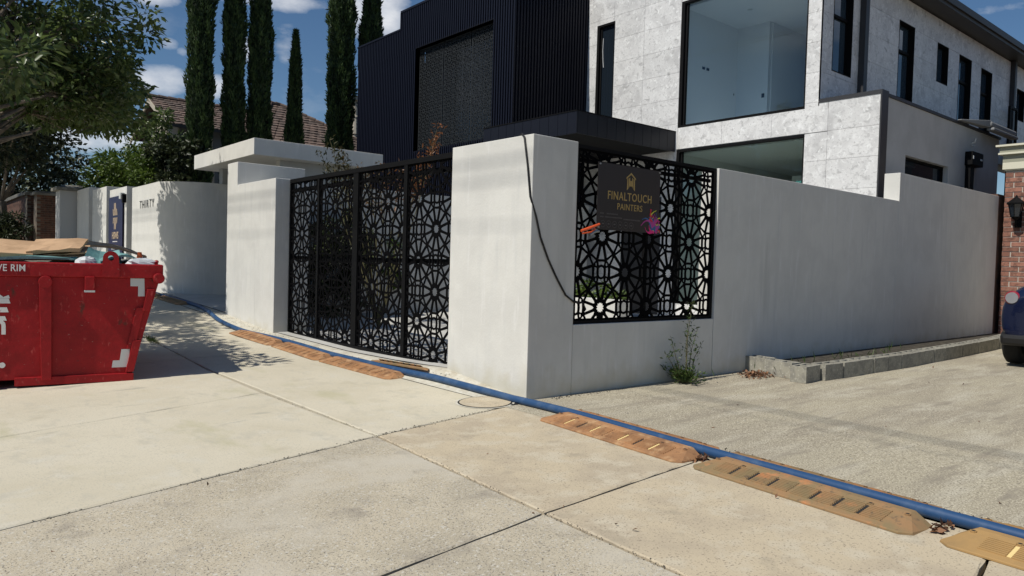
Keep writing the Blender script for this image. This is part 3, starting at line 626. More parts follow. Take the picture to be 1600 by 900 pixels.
for i in range(len(ye)-1):
    for j in range(len(ze)-1):
        r = (ye[i], ze[j], ye[i+1], ze[j+1]); hs = list(openF)+[(0, 4.66, SYU, 20)]
        for (y0, z0, y1, z1) in rects_minus(r, hs):
            g_ = .0025; b = MB(); b.box(FX, y0+(g_ if y0 == r[0] and i else 0), z0+(g_ if z0 == r[1] else 0), FX+.021, y1-(g_ if y1 == r[2] else 0), z1-(g_ if z1 == r[3] else 0))
            b.build('stone_tile', M['stone'], H)
openS = [(14.43, 5.375, 15.25, 7.2), (17.47, 5.36, 18.32, 7.1), (19.67, 6.11, 20.38, 7.06), (21.10, 5.345, 21.98, 7.06), (22.70, 5.345, 23.56, 7.02), (25.70, 6.07, 26.45, 6.99)]
xe = [FX, 15.2, 16.4, 17.6, 18.8, 20, 21.2, 22.4, 23.6, 24.8, 26, 27.2, 28.4, 29.6, 32]; zs = [4.60, 5.28, 5.88, 6.475, 7.065, 7.64]
for i in range(len(xe)-1):
    for j in range(len(zs)-1):
        r = (xe[i], zs[j], xe[i+1], zs[j+1])
        for (x0, z0, x1, z1) in rects_minus(r, openS):
            g_ = .0025; b = MB(); b.box(x0+(g_ if x0 == r[0] and i else .0), SYU, z0+(g_ if z0 == r[1] else 0), x1-(g_ if x1 == r[2] else 0), SYU+.021, z1-(g_ if z1 == r[3] else 0))
            b.build('stone_tile', M['stone'], H)
# front windows
def frontwin(y0, z0, y1, z1, gl, dep=.10, fr=.055, transom=None, left=True):
    b = MB(); X0, X1 = FX+.01, FX+dep
    b.box(X0-.012, y0, z0, X1, y0+fr*.5, z1); b.box(X0-.012, y1-fr*1.5, z0, X1, y1, z1); b.box(X0-.0125, y0+fr*.5, z0, X1, y1-fr*1.5, z0+fr); b.box(X0-.0125, y0+fr*.5, z1-fr, X1, y1-fr*1.5, z1)
    if left: b.box(X0+.03, y1-fr*2.6, z0+fr, X1, y1-fr*1.9, z1-fr)
    wn = b.build('window', M['black'], H)
    p = MB(); p.box(X1-.03, y0+.01, z0+.01, X1-.018, y1-.05, z1-.02); p.build('pane', gl, wn); return wn
frontwin(7.67, 4.585, 10.79, 7.49, M['glass_big']); frontwin(7.65, .5, 10.81, 4.075, M['glass_low']); frontwin(12.86, 4.4, 13.48, 7.54, M['glass_dark'])
b = MB(); pts = [(FX+.05, 13.30, 7.2), (FX+.05, 13.31, 6.9), (FX+.05, 13.29, 6.6), (FX+.05, 13.27, 6.45)]
b.tube(pts, .008, 5); b.build('protective_tape', M['room'], H)
# upper room
b = MB(); b.box(FX+.26, 10.90, 4.3, 16.47, 11.0, 7.5); b.box(16.47, 10.02, 4.3, 16.6, 11.0, 7.5); b.box(16.6, 10.0, 4.3, 19.5, 10.06, 7.5); b.box(19.5, 7.6, 4.3, 19.6, 10.06, 7.5); b.box(FX+.26, 7.55, 4.3, 19.6, 7.62, 7.5)
b.box(FX+.26, 7.55, 7.44, 19.6, 11.0, 7.52); b.box(FX+.26, 7.55, 4.2, 19.6, 11.0, 4.3); b.build('upper_room', M['room'], H)
b = MB(); b.box(18.0, 7.63, 4.31, 19.4, 9.3, 6.9); b.build('dark_hall_box', M['roomdark'], H)  # dark box put in for the darkness of the hall beyond
b = MB(); b.box(16.35, 10.885, 5.75, 16.36, 10.899, 5.8)
for x in (15.0, 15.17): b.box(x, 10.885, 6.16, x+.10, 10.899, 6.22)
b.box(16.455, 10.10, 5.60, 16.469, 10.17, 5.70); b.build('switch_plate', M['black'], H)
b = MB(); b.tube([(15.4, 9.9, 7.439), (15.4, 9.9, 7.425)], .06, 12); b.build('downlight', M['reflect'], H)
# lower room
b = MB(); b.box(FX+.26, 10.9, .1, 20, 11.0, 4.18); b.box(20, 7.5, .1, 20.1, 11, 4.18); b.box(FX+.26, 7.46, .1, 20, 7.56, 4.18); b.box(FX+.26, 7.5, 4.02, 20, 11, 4.18); b.box(FX+.26, 7.5, .0, 20, 11, .1)
b.box(16.6, 7.6, .11, 16.7, 9.35, 3.62); b.build('lower_room', M['room'], H)
b = MB(); b.box(16.45, 7.75, .11, 16.58, 9.45, 3.28); b.build('timber_panel', M['timber'], H)
t = thing('teal_sheet', 'pale teal plastic sheet bunched behind the lower window', 'plastic sheet', (14.5, 7.9, .1))
b = MB(); rs = random.Random(3); n_ = 18; V = []; 
for j in range(10):
    for i in range(n_):
        a = 2*math.pi*i/n_; r = (.34-.22*(j/9)**1.5)*(1+.18*math.sin(i*2.1+j*.5)+rs.uniform(-.08, .08)); V.append((14.62+r*math.cos(a)*.8, 8.02+r*math.sin(a), .1+3.12*(j/9)))
b.add(V, [(j*n_+i, j*n_+(i+1) % n_, (j+1)*n_+(i+1) % n_, (j+1)*n_+i) for j in range(9) for i in range(n_)]+[tuple(range(9*n_, 10*n_))]); b.build('sheet', M['teal'], t)
# side windows
def sidewin(x0, z0, x1, z1, Y0, par, tr=None):
    b = MB(); d = .16; f = .04
    b.box(x0, Y0-.004, z0, x0+.02, Y0+d, z1); b.box(x1-.02, Y0-.004, z0, x1, Y0+d, z1); b.box(x0+.02, Y0-.0045, z0, x1-.02, Y0+d, z0+.02); b.box(x0+.02, Y0-.0045, z1-.02, x1-.02, Y0+d, z1)
    b.box(x0+.02, Y0+d-.06, z0+.02, x0+.02+f, Y0+d, z1-.02); b.box(x1-.02-f, Y0+d-.06, z0+.02, x1-.02, Y0+d, z1-.02)
    if tr: b.box(x0+.02, Y0+d-.075, tr-.03, x1-.02, Y0+d-.001, tr+.03)
    wn = b.build('window', M['black'], par); p = MB(); p.box(x0+.03, Y0+d-.03, z0+.03, x1-.03, Y0+d-.015, z1-.03); p.build('pane', M['glass_side'], wn)
for k, (x0, z0, x1, z1) in enumerate(openS): sidewin(x0, z0, x1, z1, SYU, H, z0+(z1-z0)*.64 if z1-z0 > 1.2 else None)
# cap of the tall front corner, eaves, pipes
b = MB(); b.box(17.0-3.2, 6.93, 7.66, 32.2, 7.37+.3, 7.74); b.box(13.75, 6.88, 7.74, 32.2, 7.2, 7.90); b.build('eaves_gutter', M['gutter'], H)
for x, z0, z1 in ((15.55, 4.69, 7.66), (25.05, 4.1, 7.66)):
    b = MB(); b.box(x, 7.24, z0, x+.16, 7.366, z1); b.build('downpipe', M['trim'], H)
# low side wing with parapet
b = MB()
opl = [(15.18, 2.5, 17.36, 3.66)]
for (x0, z0, x1, z1) in rects_minus((FX+.25, -.1, 20.45, 4.64), opl): b.box(x0, SYL, z0, x1, SYL+.24, z1)
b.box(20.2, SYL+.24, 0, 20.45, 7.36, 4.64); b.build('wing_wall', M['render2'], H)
b = MB(); b.box(FX-.012, SYL-.028, 4.66, FX+.27, SYU, 4.735); b.box(FX+.27, SYL-.028, 4.645, 20.5, SYL+.26, 4.70); b.build('parapet_cap', M['trim'], H)
b = MB(); b.box(FX-.018, SYL-.03, -.05, FX+.26, SYL-.001, 4.658); b.build('corner_strip', M['trim'], H)
b = MB(); b.box(FX+.26, SYL+.2, 4.3, 20.2, 7.36, 4.40); b.build('wing_roof', M['trim'], H)
wn = MB().box(15.18, SYL+.10, 2.5, 15.22, SYL+.22, 3.66).box(17.32, SYL+.10, 2.5, 17.36, SYL+.22, 3.66).box(15.22, SYL+.10, 3.62, 17.32, SYL+.22, 3.66).build('window', M['black'], H)
MB().box(15.22, SYL+.15, 2.5, 17.32, SYL+.16, 3.62).build('pane', M['glass_dark'], wn)
t = thing('rainwater_head', 'black rainwater head with downpipe on the grey side wing', 'downpipe', (18.7, SYL, 3.7))
b = MB(); b.box(18.28, SYL-.16, 3.80, 18.95, SYL, 4.10); b.build('head', M['black'], t, bevel=.01); b = MB(); b.box(18.33, SYL-.11, 0, 18.56, SYL-.005, 3.80); b.build('pipe', M['black'], t)
b = MB(); b.box(18.74, SYL-.165, 3.93, 18.88, SYL-.16, 3.97); b.box(18.30, SYL-.17, 3.93, 18.36, SYL-.16, 4.0); b.build('clip', M['reflect'], t)
t = thing('wall_hook', 'small white hook fixed on the grey wing wall', 'hook', (18.6, SYL, 4.3)); b = MB(); b.tube([(18.62, SYL, 4.32), (18.62, SYL-.08, 4.34), (18.60, SYL-.10, 4.42)], .018, 6); b.tube([(18.60, SYL-.03, 4.28), (18.57, SYL-.09, 4.25)], .012, 6); b.build('hook', M['reflect'], t)
t = thing('folded_awning', 'rolled grey fabric awning lying on the parapet of the side wing', 'awning', (19, SYL, 4.6))
b = MB(); b.box(19.05, SYL-.26, 4.74, 20.8, SYL-.06, 4.86); b.build('roll', M['awning'], t, bevel=.04)
b = MB(); b.box(19.1, SYL-.30, 4.655, 20.8, SYL-.14, 4.72); b.build('front_bar', M['awning'], t, bevel=.02)
b = MB(); b.hexa([(17.7, SYL-.10, 4.702), (19.1, SYL-.22, 4.72), (19.1, SYL-.04, 4.72), (17.7, SYL-.02, 4.702), (17.7, SYL-.10, 4.72), (19.1, SYL-.24, 4.88), (19.1, SYL-.04, 4.88), (17.7, SYL-.02, 4.72)]); b.build('loose_fabric', M['awning'], t, bevel=.015)
t = thing('service_frame', 'dark steel frame standing beside the far downpipe', 'frame', (24.4, 7.2, 4.1))
b = MB(); 
for x in (24.3, 24.9): b.box(x, 7.1, 3.6, x+.06, 7.16, 6.15)
b.box(24.3, 7.099, 6.15, 24.96, 7.161, 6.21); b.box(24.45, 7.1, 3.6, 24.85, 7.16, 4.95); b.build('frame', M['black'], t)
# ---- black volume
BX, BY0, BY1 = 11.5, 13.8, 21.65
scr = (14.62, 4.47, 18.22, 7.40)
def ribs(axis, a0, a1, z0, z1, c, pitch=.098, w_=.052, d=.035):
    b = MB(); k = 0; a = a0
    while a < a1-.01:
        e = min(a+w_, a1)
        if axis == 'y': b.box(c-d, a, z0, c, e, z1)
        else: b.box(a, c-d, z0, e, c, z1)
        a += pitch
    return b
b = MB()
for (y0, z0, y1, z1) in rects_minus((BY0+.04, 2.85, BY1, 8.6), [scr, (19.05, 8.1, 30, 9)]): b.box(BX, y0, z0, BX+.3, y1, z1)
b.box(BX+.3, BY0+.04, 2.85, 14.6, BY0+.25, 8.6); b.box(BX+.3, BY0+.25, 2.85, 19, BY1, 3.0); b.box(BX+.3, BY1-.2, 2.85, 19, BY1, 8.1); b.box(BX, 18.3, -.1, BX+.3, BY1, 2.85)
b.build('black_wall', M['clad'], H)
b = MB()
for (y0, z0, y1, z1) in rects_minus((BY0, 2.85, BY1, 8.6), [scr, (19.05, 8.1, 30, 9)]): 
    q = ribs('y', y0, y1, z0, z1, BX); b.add(q.v, q.f)
q = ribs('y', 18.3, BY1, -.1, 2.849, BX); b.add(q.v, q.f)
stuff(b.build('batten_cladding', M['clad'], H))
q = ribs('x', BX-.03, 14.0, 2.85, 8.6, BY0+.04); stuff(q.build('batten_cladding', M['clad'], H))
b = MB(); b.box(BX-.05, BY0, 8.6, BX+.4, 19.05, 8.66); b.box(BX-.05, 19.02, 8.1, BX+.4, 19.06, 8.6); b.box(BX-.05, 19.06, 8.1, BX+.4, BY1+.02, 8.15); b.build('flashing', M['clad'], H)
b = MB(); b.box(BX-.02, scr[0], scr[1]-.04, BX+.16, scr[2], scr[1]); b.box(BX-.02, scr[0], scr[3], BX+.16, scr[2], scr[3]+.04); b.box(BX-.02, scr[0]-.04, scr[1]-.04, BX+.16, scr[0], scr[3]+.04); b.box(BX-.02, scr[2], scr[1]-.04, BX+.16, scr[2]+.04, scr[3]+.04); b.build('screen_surround', M['black'], H)
b = MB(); b.box(BX+.45, scr[0]-.2, scr[1]-.2, BX+.47, scr[2]+.2, scr[3]+.2); b.build('recessed_glazing', M['glass_dark'], H)
M['screen2'] = mat('charcoal_screen', (.022, .025, .028), .7, spec=.15)
for y0, y1 in ((scr[0], 15.72), (15.75, 16.98), (17.01, scr[2])):
    b = MB(); lattice(b, y0+.01, scr[1]+.01, y1-.01, scr[3]-.01, 15.9, 5.2, .008, lambda x, z, d: (BX+.12+d, x, z), .03, .55); b.build('pierced_screen', M['screen2'], H)
# undercroft
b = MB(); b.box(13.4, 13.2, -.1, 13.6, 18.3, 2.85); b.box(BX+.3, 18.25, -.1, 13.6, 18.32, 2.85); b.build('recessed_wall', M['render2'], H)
# porch canopy
CX, CY0, CY1, CZ0, CZ1 = 10.75, 10.85, 13.98, 4.04, 4.495
b = MB(); b.box(CX+.03, CY0+.03, CZ0+.02, FX, CY1, CZ1-.02); b.build('porch_canopy', M['black'], H)
n_ = 11
for k in range(n_):
    y0 = CY0+(CY1-CY0)*k/n_; y1 = CY0+(CY1-CY0)*(k+1)/n_; MB().box(CX, y0+.004, CZ0, CX+.031, y1-.004, CZ1).build('fascia_panel', M['fascia'], H)
    x0 = CX+.03+(FX-CX-.03)*k/n_; x1 = CX+.03+(FX-CX-.03)*(k+1)/n_; MB().box(x0+.004, CY0, CZ0, x1-.004, CY0+.031, CZ1).build('fascia_panel', M['fascia'], H)
b = MB(); b.box(CX-.012, CY0-.012, CZ1, CX+.05, CY1, CZ1+.02); b.box(CX+.05, CY0-.012, CZ1, FX, CY0+.05, CZ1+.02); b.build('canopy_edge', M['black'], H)
MB().box(FX-.03, 11.2, .2, FX+.1, 12.4, 3.0).build('front_door', M['trim'], H)
# yard: low white planter walls and planting
o = MB().box(9.2, 8.2, -.1, 9.5, 12.4, .75).build('planter_wall', M['render'], origin=(9.2, 8.2, 0)); tag(o, 'low white planter wall seen through the pierced side screen', 'wall')
o = MB().box(9.6, 5.6, -.1, 13.6, 7.2, .45).build('yard_step', M['render'], origin=(9.6, 5.6, 0)); tag(o, 'broad white step seen low through the side screen', 'step')
o = MB().box(8.2, 14.0, .1, 8.4, 17.2, .95).build('planter_wall', M['render'], origin=(8.2, 14, 0)); tag(o, 'low white planter wall seen through the gate', 'wall')
# ================================================================== NEIGHBOUR BRICK PIER, LANTERN
CXB = 17.7
t = thing('brick_column', 'red brick garage pier with cream and olive moulded cornice at the right edge', 'pillar', (CXB, 4.7, .08))
MB().box(CXB+.012, 4.02, -.1, 18.6, 5.198, 3.52).build('core', M['brickmortar'], t)
me = MB().box(0, 0, 0, .02, .295, .082).build('brick', M['brick']); bm_ = me.data; bpy.data.objects.remove(me)
me = MB().box(0, 0, 0, .30, .02, .082).build('brick', M['brick']); bn_ = me.data; bpy.data.objects.remove(me)
rs = random.Random(2)
for r in range(34):
    z = .02+r*.1025
    y = 5.20-.30 + (.155 if r % 2 else 0)
    while y > 4.0:
        if y+.30 <= 5.21: inst(bm_, 'brick', (CXB+rs.uniform(-.003, .002), y, z), t)
        y -= .3125
    if r % 2: MB().box(CXB, 5.058, z, CXB+.02, 5.20, z+.088).build('brick', M['brick'], t)
b = MB()
for z0, z1, e in ((3.53, 3.56, .02), (3.56, 3.70, .05)): b.box(CXB-e, 4.0-e, z0, 18.6, 5.2+e, z1)
b.build('cream_band', M['cornice'], t)
b = MB(); b.box(CXB-.05, 3.95, 3.702, 18.6, 5.25, 3.86); b.box(CXB-.10, 3.90, 3.90, 18.6, 5.30, 4.02); b.build('olive_moulding', M['olive'], t)
b = MB(); b.box(CXB-.12, 3.88, 3.862, 18.6, 5.32, 3.898); b.box(CXB-.16, 3.84, 4.022, 18.6, 5.36, 4.06); b.build('cream_edge', M['cornice'], t)
t = thing('brick_garage', 'brick garage front beyond the moulded pier with an unseen tall block added for its reflection', 'building', (CXB, 1, .08)); MB().box(CXB+.35, -6, 2.5, CXB+.5, 4.0, 3.52).box(CXB+.35, -6, -.1, CXB+.5, .2, 2.5).box(CXB+.9, -6, -.1, CXB+9, 4.0, 5.8).build('front_wall', M['brick'], t); MB().box(CXB+.42, .2, -.1, CXB+.47, 4.0, 2.5).build('garage_door', M['cornice'], t)  # tall rear box, out of view, raised to reflect brown in the wing window
t = thing('carriage_lantern', 'black carriage lantern on the red brick pier', 'lamp', (CXB-.2, 4.93, 2.7))
LX, LY = CXB-.20, 4.93
def frus(b, z0, r0, z1, r1, n=6):
    b.add([(LX+r0*math.cos(2*math.pi*i/n), LY+r0*math.sin(2*math.pi*i/n), z0) for i in range(n)]+[(LX+r1*math.cos(2*math.pi*i/n), LY+r1*math.sin(2*math.pi*i/n), z1) for i in range(n)], [(i, (i+1) % n, n+(i+1) % n, n+i) for i in range(n)]+[tuple(range(n))[::-1], tuple(range(n, 2*n))])
b = MB(); frus(b, 2.84, .17, 2.95, .04); frus(b, 2.95, .03, 3.0, .012); frus(b, 2.81, .165, 2.84, .17); b.build('hood', M['black'], t)
b = MB(); frus(b, 2.56, .08, 2.81, .13); b.build('glass', M['glass_dark'], t)
b = MB()
for i in range(6):
    a = 2*math.pi*i/6; b.tube([(LX+.085*math.cos(a), LY+.085*math.sin(a), 2.55), (LX+.137*math.cos(a), LY+.137*math.sin(a), 2.82)], .008, 5)
frus(b, 2.50, .03, 2.56, .09); b.build('cage', M['black'], t)
b = MB(); b.box(CXB-.03, LY-.06, 2.35, CXB-.004, LY+.06, 2.72); b.tube([(CXB-.02, LY, 2.42), (CXB-.12, LY, 2.36), (LX, LY, 2.50)], .015, 6); b.build('bracket', M['black'], t)
# ================================================================== CONCRETE BLOCK KERB
def block_mesh():
    b = MB(); L, W, Hh = .385, .19, .19
    b.box(0, 0, 0, L, .032, Hh); b.box(0, W-.032, 0, L, W, Hh)
    for x0, x1 in ((0, .032), (L/2-.016, L/2+.016), (L-.032, L)): b.box(x0, .032, 0, x1, W-.032, Hh-.001)
    o = b.build('blk', M['block']); m_ = o.data; bpy.data.objects.remove(o); m_.name = 'hollow_block'; return m_
bk = block_mesh()
ORD = 'first second third fourth fifth sixth seventh eighth ninth tenth eleventh twelfth thirteenth fourteenth fifteenth sixteenth seventeenth eighteenth nineteenth twentieth'.split()
rs = random.Random(4); x = 8.06
for k in range(20):
    y = float(np.interp(x, [8, 9, 10.6, 12.7, 15, 17.7], [4.27, 4.22, 4.19, 4.23, 4.33, 4.62])); y2 = float(np.interp(x+.4, [8, 9, 10.6, 12.7, 15, 17.7], [4.27, 4.22, 4.19, 4.23, 4.33, 4.62]))
    o = bpy.data.objects.new('concrete_block', bk); COL.objects.link(o)
    o.location = (x, y+rs.uniform(-.006, .006), G(x, y)+.002); o.rotation_euler = (0, 0, math.atan2(y2-y, .4)+rs.uniform(-.015, .015))
    if k == 0: o.rotation_euler.z = .08
    tag(o, 'grey hollow concrete block, %s of the row counted from its near end' % ORD[k], 'concrete block', 'hollow blocks edging the driveway')
    x += .397+(.02 if k < 2 else 0)
for k, (x, y, rz, lab) in enumerate(((8.42, 4.52, R_(84), 'pale sunlit concrete block turned across the near end of the row'), (8.55, 4.93, R_(86), 'grey concrete block against the wall behind the sunlit turned block'))):
    o = bpy.data.objects.new('concrete_block', bk); COL.objects.link(o); o.location = (x, y, G(x, y)+.002+.0); o.rotation_euler = (0, 0, rz); tag(o, lab, 'concrete block', 'hollow blocks edging the driveway')
o = MB().add([(8.3, 4.45, .10), (17.6, 4.75, .14), (17.6, 5.26, .15), (8.6, 5.26, .11), (8.3, 4.45, -.05), (17.6, 4.75, -.05), (17.6, 5.26, -.05), (8.6, 5.26, -.05)], [(0, 1, 2, 3), (0, 4, 5, 1), (3, 7, 4, 0), (1, 5, 6, 2)]).build('garden_bed', M['soil']); struct(o)
# dead leaves
def dead(name, cx_, cy_, rx, ry, n, zt):
    C = np.stack([cx_+rng.normal(size=n)*rx, cy_+rng.normal(size=n)*ry, np.zeros(n)], 1); C[:, 2] = [G(a, b_)+.006 for a, b_ in C[:, :2]]; C[:, 2] += rng.uniform(0, zt, n)
    o = leaves(name, C, .045, .03, M['dl'], up=1.1); stuff(o); tag(o, *{'a': ('brown dead leaves drifted at the end of the block row', 'leaf litter'), 'b': ('dry brown leaves caught between two orange ramps', 'leaf litter'), 'c': ('reddish dry leaves caught between the dusty ramp and the tan ramp', 'leaf litter')}[name[-1]]); o.name = 'dead_leaves'; return o
M['dl'] = leafmat('dry_leaf', (.07, .035, .022), (.30, .15, .075), .1, .7)
dead('a', 8.08, 4.92, .13, .10, 200, .04); dead('b', 4.27, 2.985, .04, .015, 28, .014); dead('c', 4.17, 1.44, .045, .015, 38, .016)
C = np.stack([rng.uniform(.5, 14, 60), rng.uniform(1.0, 5.0, 60), np.zeros(60)], 1); C[:, 2] = [G(a, b_)+.004 for a, b_ in C[:, :2]]
o = leaves('scattered_leaves', C, .035, .018, M['dl'], up=1.5); stuff(o); tag(o, 'few small dry leaves scattered on the concrete', 'leaf litter')
# ================================================================== HOSE, RAMPS, COVER
hp = [(4.16, -1.5), (4.22, 0), (4.28, 1.1), (4.31, 1.71), (4.34, 2.29), (4.38, 3.04), (4.43, 3.64), (4.49, 4.37), (4.50, 4.99), (4.48, 5.5), (4.46, 6.06), (4.44, 7.0), (4.44, 8.3), (4.44, 9.4), (4.42, 10.4), (4.36, 11.1), (4.25, 11.8), (4.26, 12.8), (4.42, 13.9), (4.52, 14.8), (4.50, 16), (4.45, 17.5), (4.3, 20), (4.3, 26)]
P = np.array(hp); tt = np.arange(len(P)); ts = np.linspace(0, len(P)-1, 160)
def cr(P, s):
    i = int(min(max(math.floor(s), 0), len(P)-2)); f = s-i; p0, p1, p2_, p3 = P[max(i-1, 0)], P[i], P[i+1], P[min(i+2, len(P)-1)]
    return .5*((2*p1)+(-p0+p2_)*f+(2*p0-5*p1+4*p2_-p3)*f*f+(-p0+3*p1-3*p2_+p3)*f**3)
pts = []
for s in ts:
    x, y = cr(P, s); pts.append((x, y, G(x, y)+.036))
o = MB().tube(pts, .035, 12).build('blue_hose', M['hose'], smoothf=True, origin=(4.4, 5, 0)); tag(o, 'long blue water hose running along the footpath edge between the ramps', 'hose')
def ramp(p0, p1, W, mt, label, flip=False, refl=(), group='rubber ramps protecting the hose', Hh=.062):
    (x0, y0), (x1, y1) = p0, p1; L = math.hypot(x1-x0, y1-y0); ang = math.atan2(y1-y0, x1-x0)
    # local: +x along, low edge at y=0, high edge at y=-W (towards the hose) for the path side
    t = thing('ramp', label, 'ramp', (x0, y0, G(x0, y0)+.002), ang, group, local=True)
    zz = G(x1, y1)-G(x0, y0); t.rotation_euler = (0, -math.atan2(zz, L), ang)
    s = -1 if not flip else 1
    c = .055; top = W-.05
    A = [(c, 0), (L-c, 0), (L, .05), (L, W), (0, W), (0, .05)]
    lo = .012
    def zf(y): return lo+(Hh-lo)*min(1, y/top)
    V = [(x, s*y, 0) for x, y in A]; n = 6
    T = [(c, 0, lo), (L-c, 0, lo), (L-.004, .05, lo), (L-.10, top, Hh), (L-.10, W, Hh), (.10, W, Hh), (.10, top, Hh), (.004, .05, lo)]
    B = [(c, 0, 0), (L-c, 0, 0), (L, .05, 0), (L, W, 0), (0, W, 0), (0, .05, 0)]
    V = [(x, s*y, z) for x, y, z in B+T]
    F = [(0, 1, 7, 6), (1, 2, 8, 7), (2, 3, 10, 9, 8), (3, 4, 11, 10), (4, 5, 13, 12, 11), (5, 0, 6, 13), (6, 7, 8, 9, 12, 13), (9, 10, 11, 12)]
    F[6] = (6, 7, 9, 12); F += [(7, 8, 9), (13, 6, 12)]
    b = MB(); b.add(V, F); b.build('body', mt, t, bevel=.004)
    npn = 8; x = .16; pw = (L-.32)/npn
    sl_ = (Hh-lo)/top
    for k in range(npn):
        b = MB(); xa, xb = x+k*pw+.012, x+(k+1)*pw-.012
        for q in range(8):
            ya = .045+q*(top-.085)/8; yb = ya+(top-.085)/8*.5
            zA, zB = lo+sl_*ya, lo+sl_*yb
            b.hexa([(xa, s*ya, zA-.004), (xb, s*ya, zA-.004), (xb, s*yb, zB-.004), (xa, s*yb, zB-.004), (xa, s*ya, zA+.006), (xb, s*ya, zA+.006), (xb, s*yb, zB+.006), (xa, s*yb, zB+.006)])
        b.build('ribbed_panel', mt, t)
        if k and k != npn//2:
            xs_ = x+k*pw; ya, yb = .05, top-.06
            b = MB(); h_ = .0045
            b.hexa([(xs_-.009, s*ya, lo+sl_*ya-.01), (xs_+.009, s*ya, lo+sl_*ya-.01), (xs_+.009, s*yb, lo+sl_*yb-.01), (xs_-.009, s*yb, lo+sl_*yb-.01), (xs_-.009, s*ya, lo+sl_*ya+.0015), (xs_+.009, s*ya, lo+sl_*ya+.0015), (xs_+.009, s*yb, lo+sl_*yb+.0015), (xs_-.009, s*yb, lo+sl_*yb+.0015)])
            b.build('reflector_strip' if k in refl else 'slot', M['yellow'] if k in refl else M['dark'], t)
    for xx in (.10, x+pw, x+pw*(npn-1), L-.10):
        yy = top-.035; zc = lo+sl_*yy; b = MB(); ring = []
        b.tube([(xx, s*yy, zc-.01), (xx, s*yy, zc+.006)], .016, 10); o_ = b.build('bolt_rim', mt, t); MB().tube([(xx, s*yy, zc), (xx, s*yy, zc+.0065)], .010, 10).build('bolt_hole', M['dark'], o_)
    return t
# path side ramps: p0 far end -> p1 near end so that the body lies towards the hose
ramp((4.185, 4.60), (4.055, 3.03), .27, M['ramp'], 'rusty orange ramp with cream reflector strips nearest the corner pier', True, (1, 3, 4, 5, 7))
ramp((4.055, 2.945), (3.925, 1.50), .27, M['ramp2'], 'dusty brown ramp in the middle of the near row', True, ())
ramp((3.945, 1.385), (3.86, -.08), .27, M['ramp3'], 'tan ramp cut off by the lower right edge', True, (1, 7))
ramp((4.17, 8.80), (4.17, 7.05), .25, M['ramp'], 'orange ramp in front of the gate beside the corner pier end', True, ())
ramp((4.14, 10.28), (4.165, 8.83), .25, M['ramp'], 'orange ramp in front of the middle of the gate', True, ())
ramp((4.05, 11.75), (4.13, 10.31), .25, M['ramp'], 'orange ramp farthest left in front of the gate', True, ())
ramp((4.25, 16.9), (4.28, 15.3), .26, M['ramp2'], 'brown ramp in tree shade beyond the gate pier', True, ())
ramp((4.2, 18.6), (4.24, 17.0), .26, M['ramp2'], 'brown ramp farthest away beside the name wall', True, ())
# wall side
ramp((4.605, 3.03), (4.735, 4.60), .19, M['ramp'], 'orange ramp on the driveway side of the hose near the corner pier', True, (), 'ramps on the far side of the hose', .045)
ramp((4.50, 1.50), (4.605, 2.945), .19, M['ramp2'], 'brown ramp on the driveway side of the hose beside the dusty ramp', True, (), 'ramps on the far side of the hose', .045)
ramp((4.43, -.08), (4.50, 1.385), .19, M['ramp3'], 'tan ramp on the driveway side of the hose at the right edge', True, (), 'ramps on the far side of the hose', .045)
def plankramp(y0, y1, lab, w_=.065): return ramp((4.565, y0), (4.555, y1), w_, M['ramp2'], lab, True, (), 'ramps on the far side of the hose', .022)
plankramp(6.75, 8.0, 'thin brown ramp edge behind the hose by the gate foot', .066)
# inspection cover
t = thing('inspection_cover', 'round concrete inspection cover half under the blue hose', 'manhole cover', (4.29, 5.45, G(4.29, 5.45)))
zc = G(4.25, 5.45)
def disc(b, r0, r1, z, n=32):
    b.add([(4.29+r0*math.cos(2*math.pi*i/n), 5.44+r0*math.sin(2*math.pi*i/n), G(4.29+r0*math.cos(2*math.pi*i/n), 5.44)+z) for i in range(n)]+[(4.29+r1*math.cos(2*math.pi*i/n), 5.44+r1*math.sin(2*math.pi*i/n), G(4.29+r1*math.cos(2*math.pi*i/n), 5.44)+z) for i in range(n)], [(i, (i+1) % n, n+(i+1) % n, n+i) for i in range(n)])
b = MB(); disc(b, .262, .245, .004); b.build('rim', M['dark'], t); b = MB(); disc(b, .245, .0, .006); b.build('lid', M['conctan'], t); b = MB(); disc(b, .285, .262, .003); b.build('collar', M['apron'], t)
b = MB(); b.box(4.40, 5.17, zc+.0, 4.47, 5.23, zc+.012); b.build('lifting_notch', M['dark'], t)
# ================================================================== SKIP BIN
BU = Vector((-.985, .174)); 
t = thing('skip_bin', 'dented red steel skip bin piled with building waste', 'skip bin', (2.0, 8.79, -.085), math.atan2(-.174, .985)+math.pi, local=True)
# local frame: +x runs left along the face, -y runs away from the camera side... (rotated 180 deg)
t.rotation_euler = (0, 0, math.atan2(.174, -.985))
D = 1.95; LB = 2.9; HB = 1.27
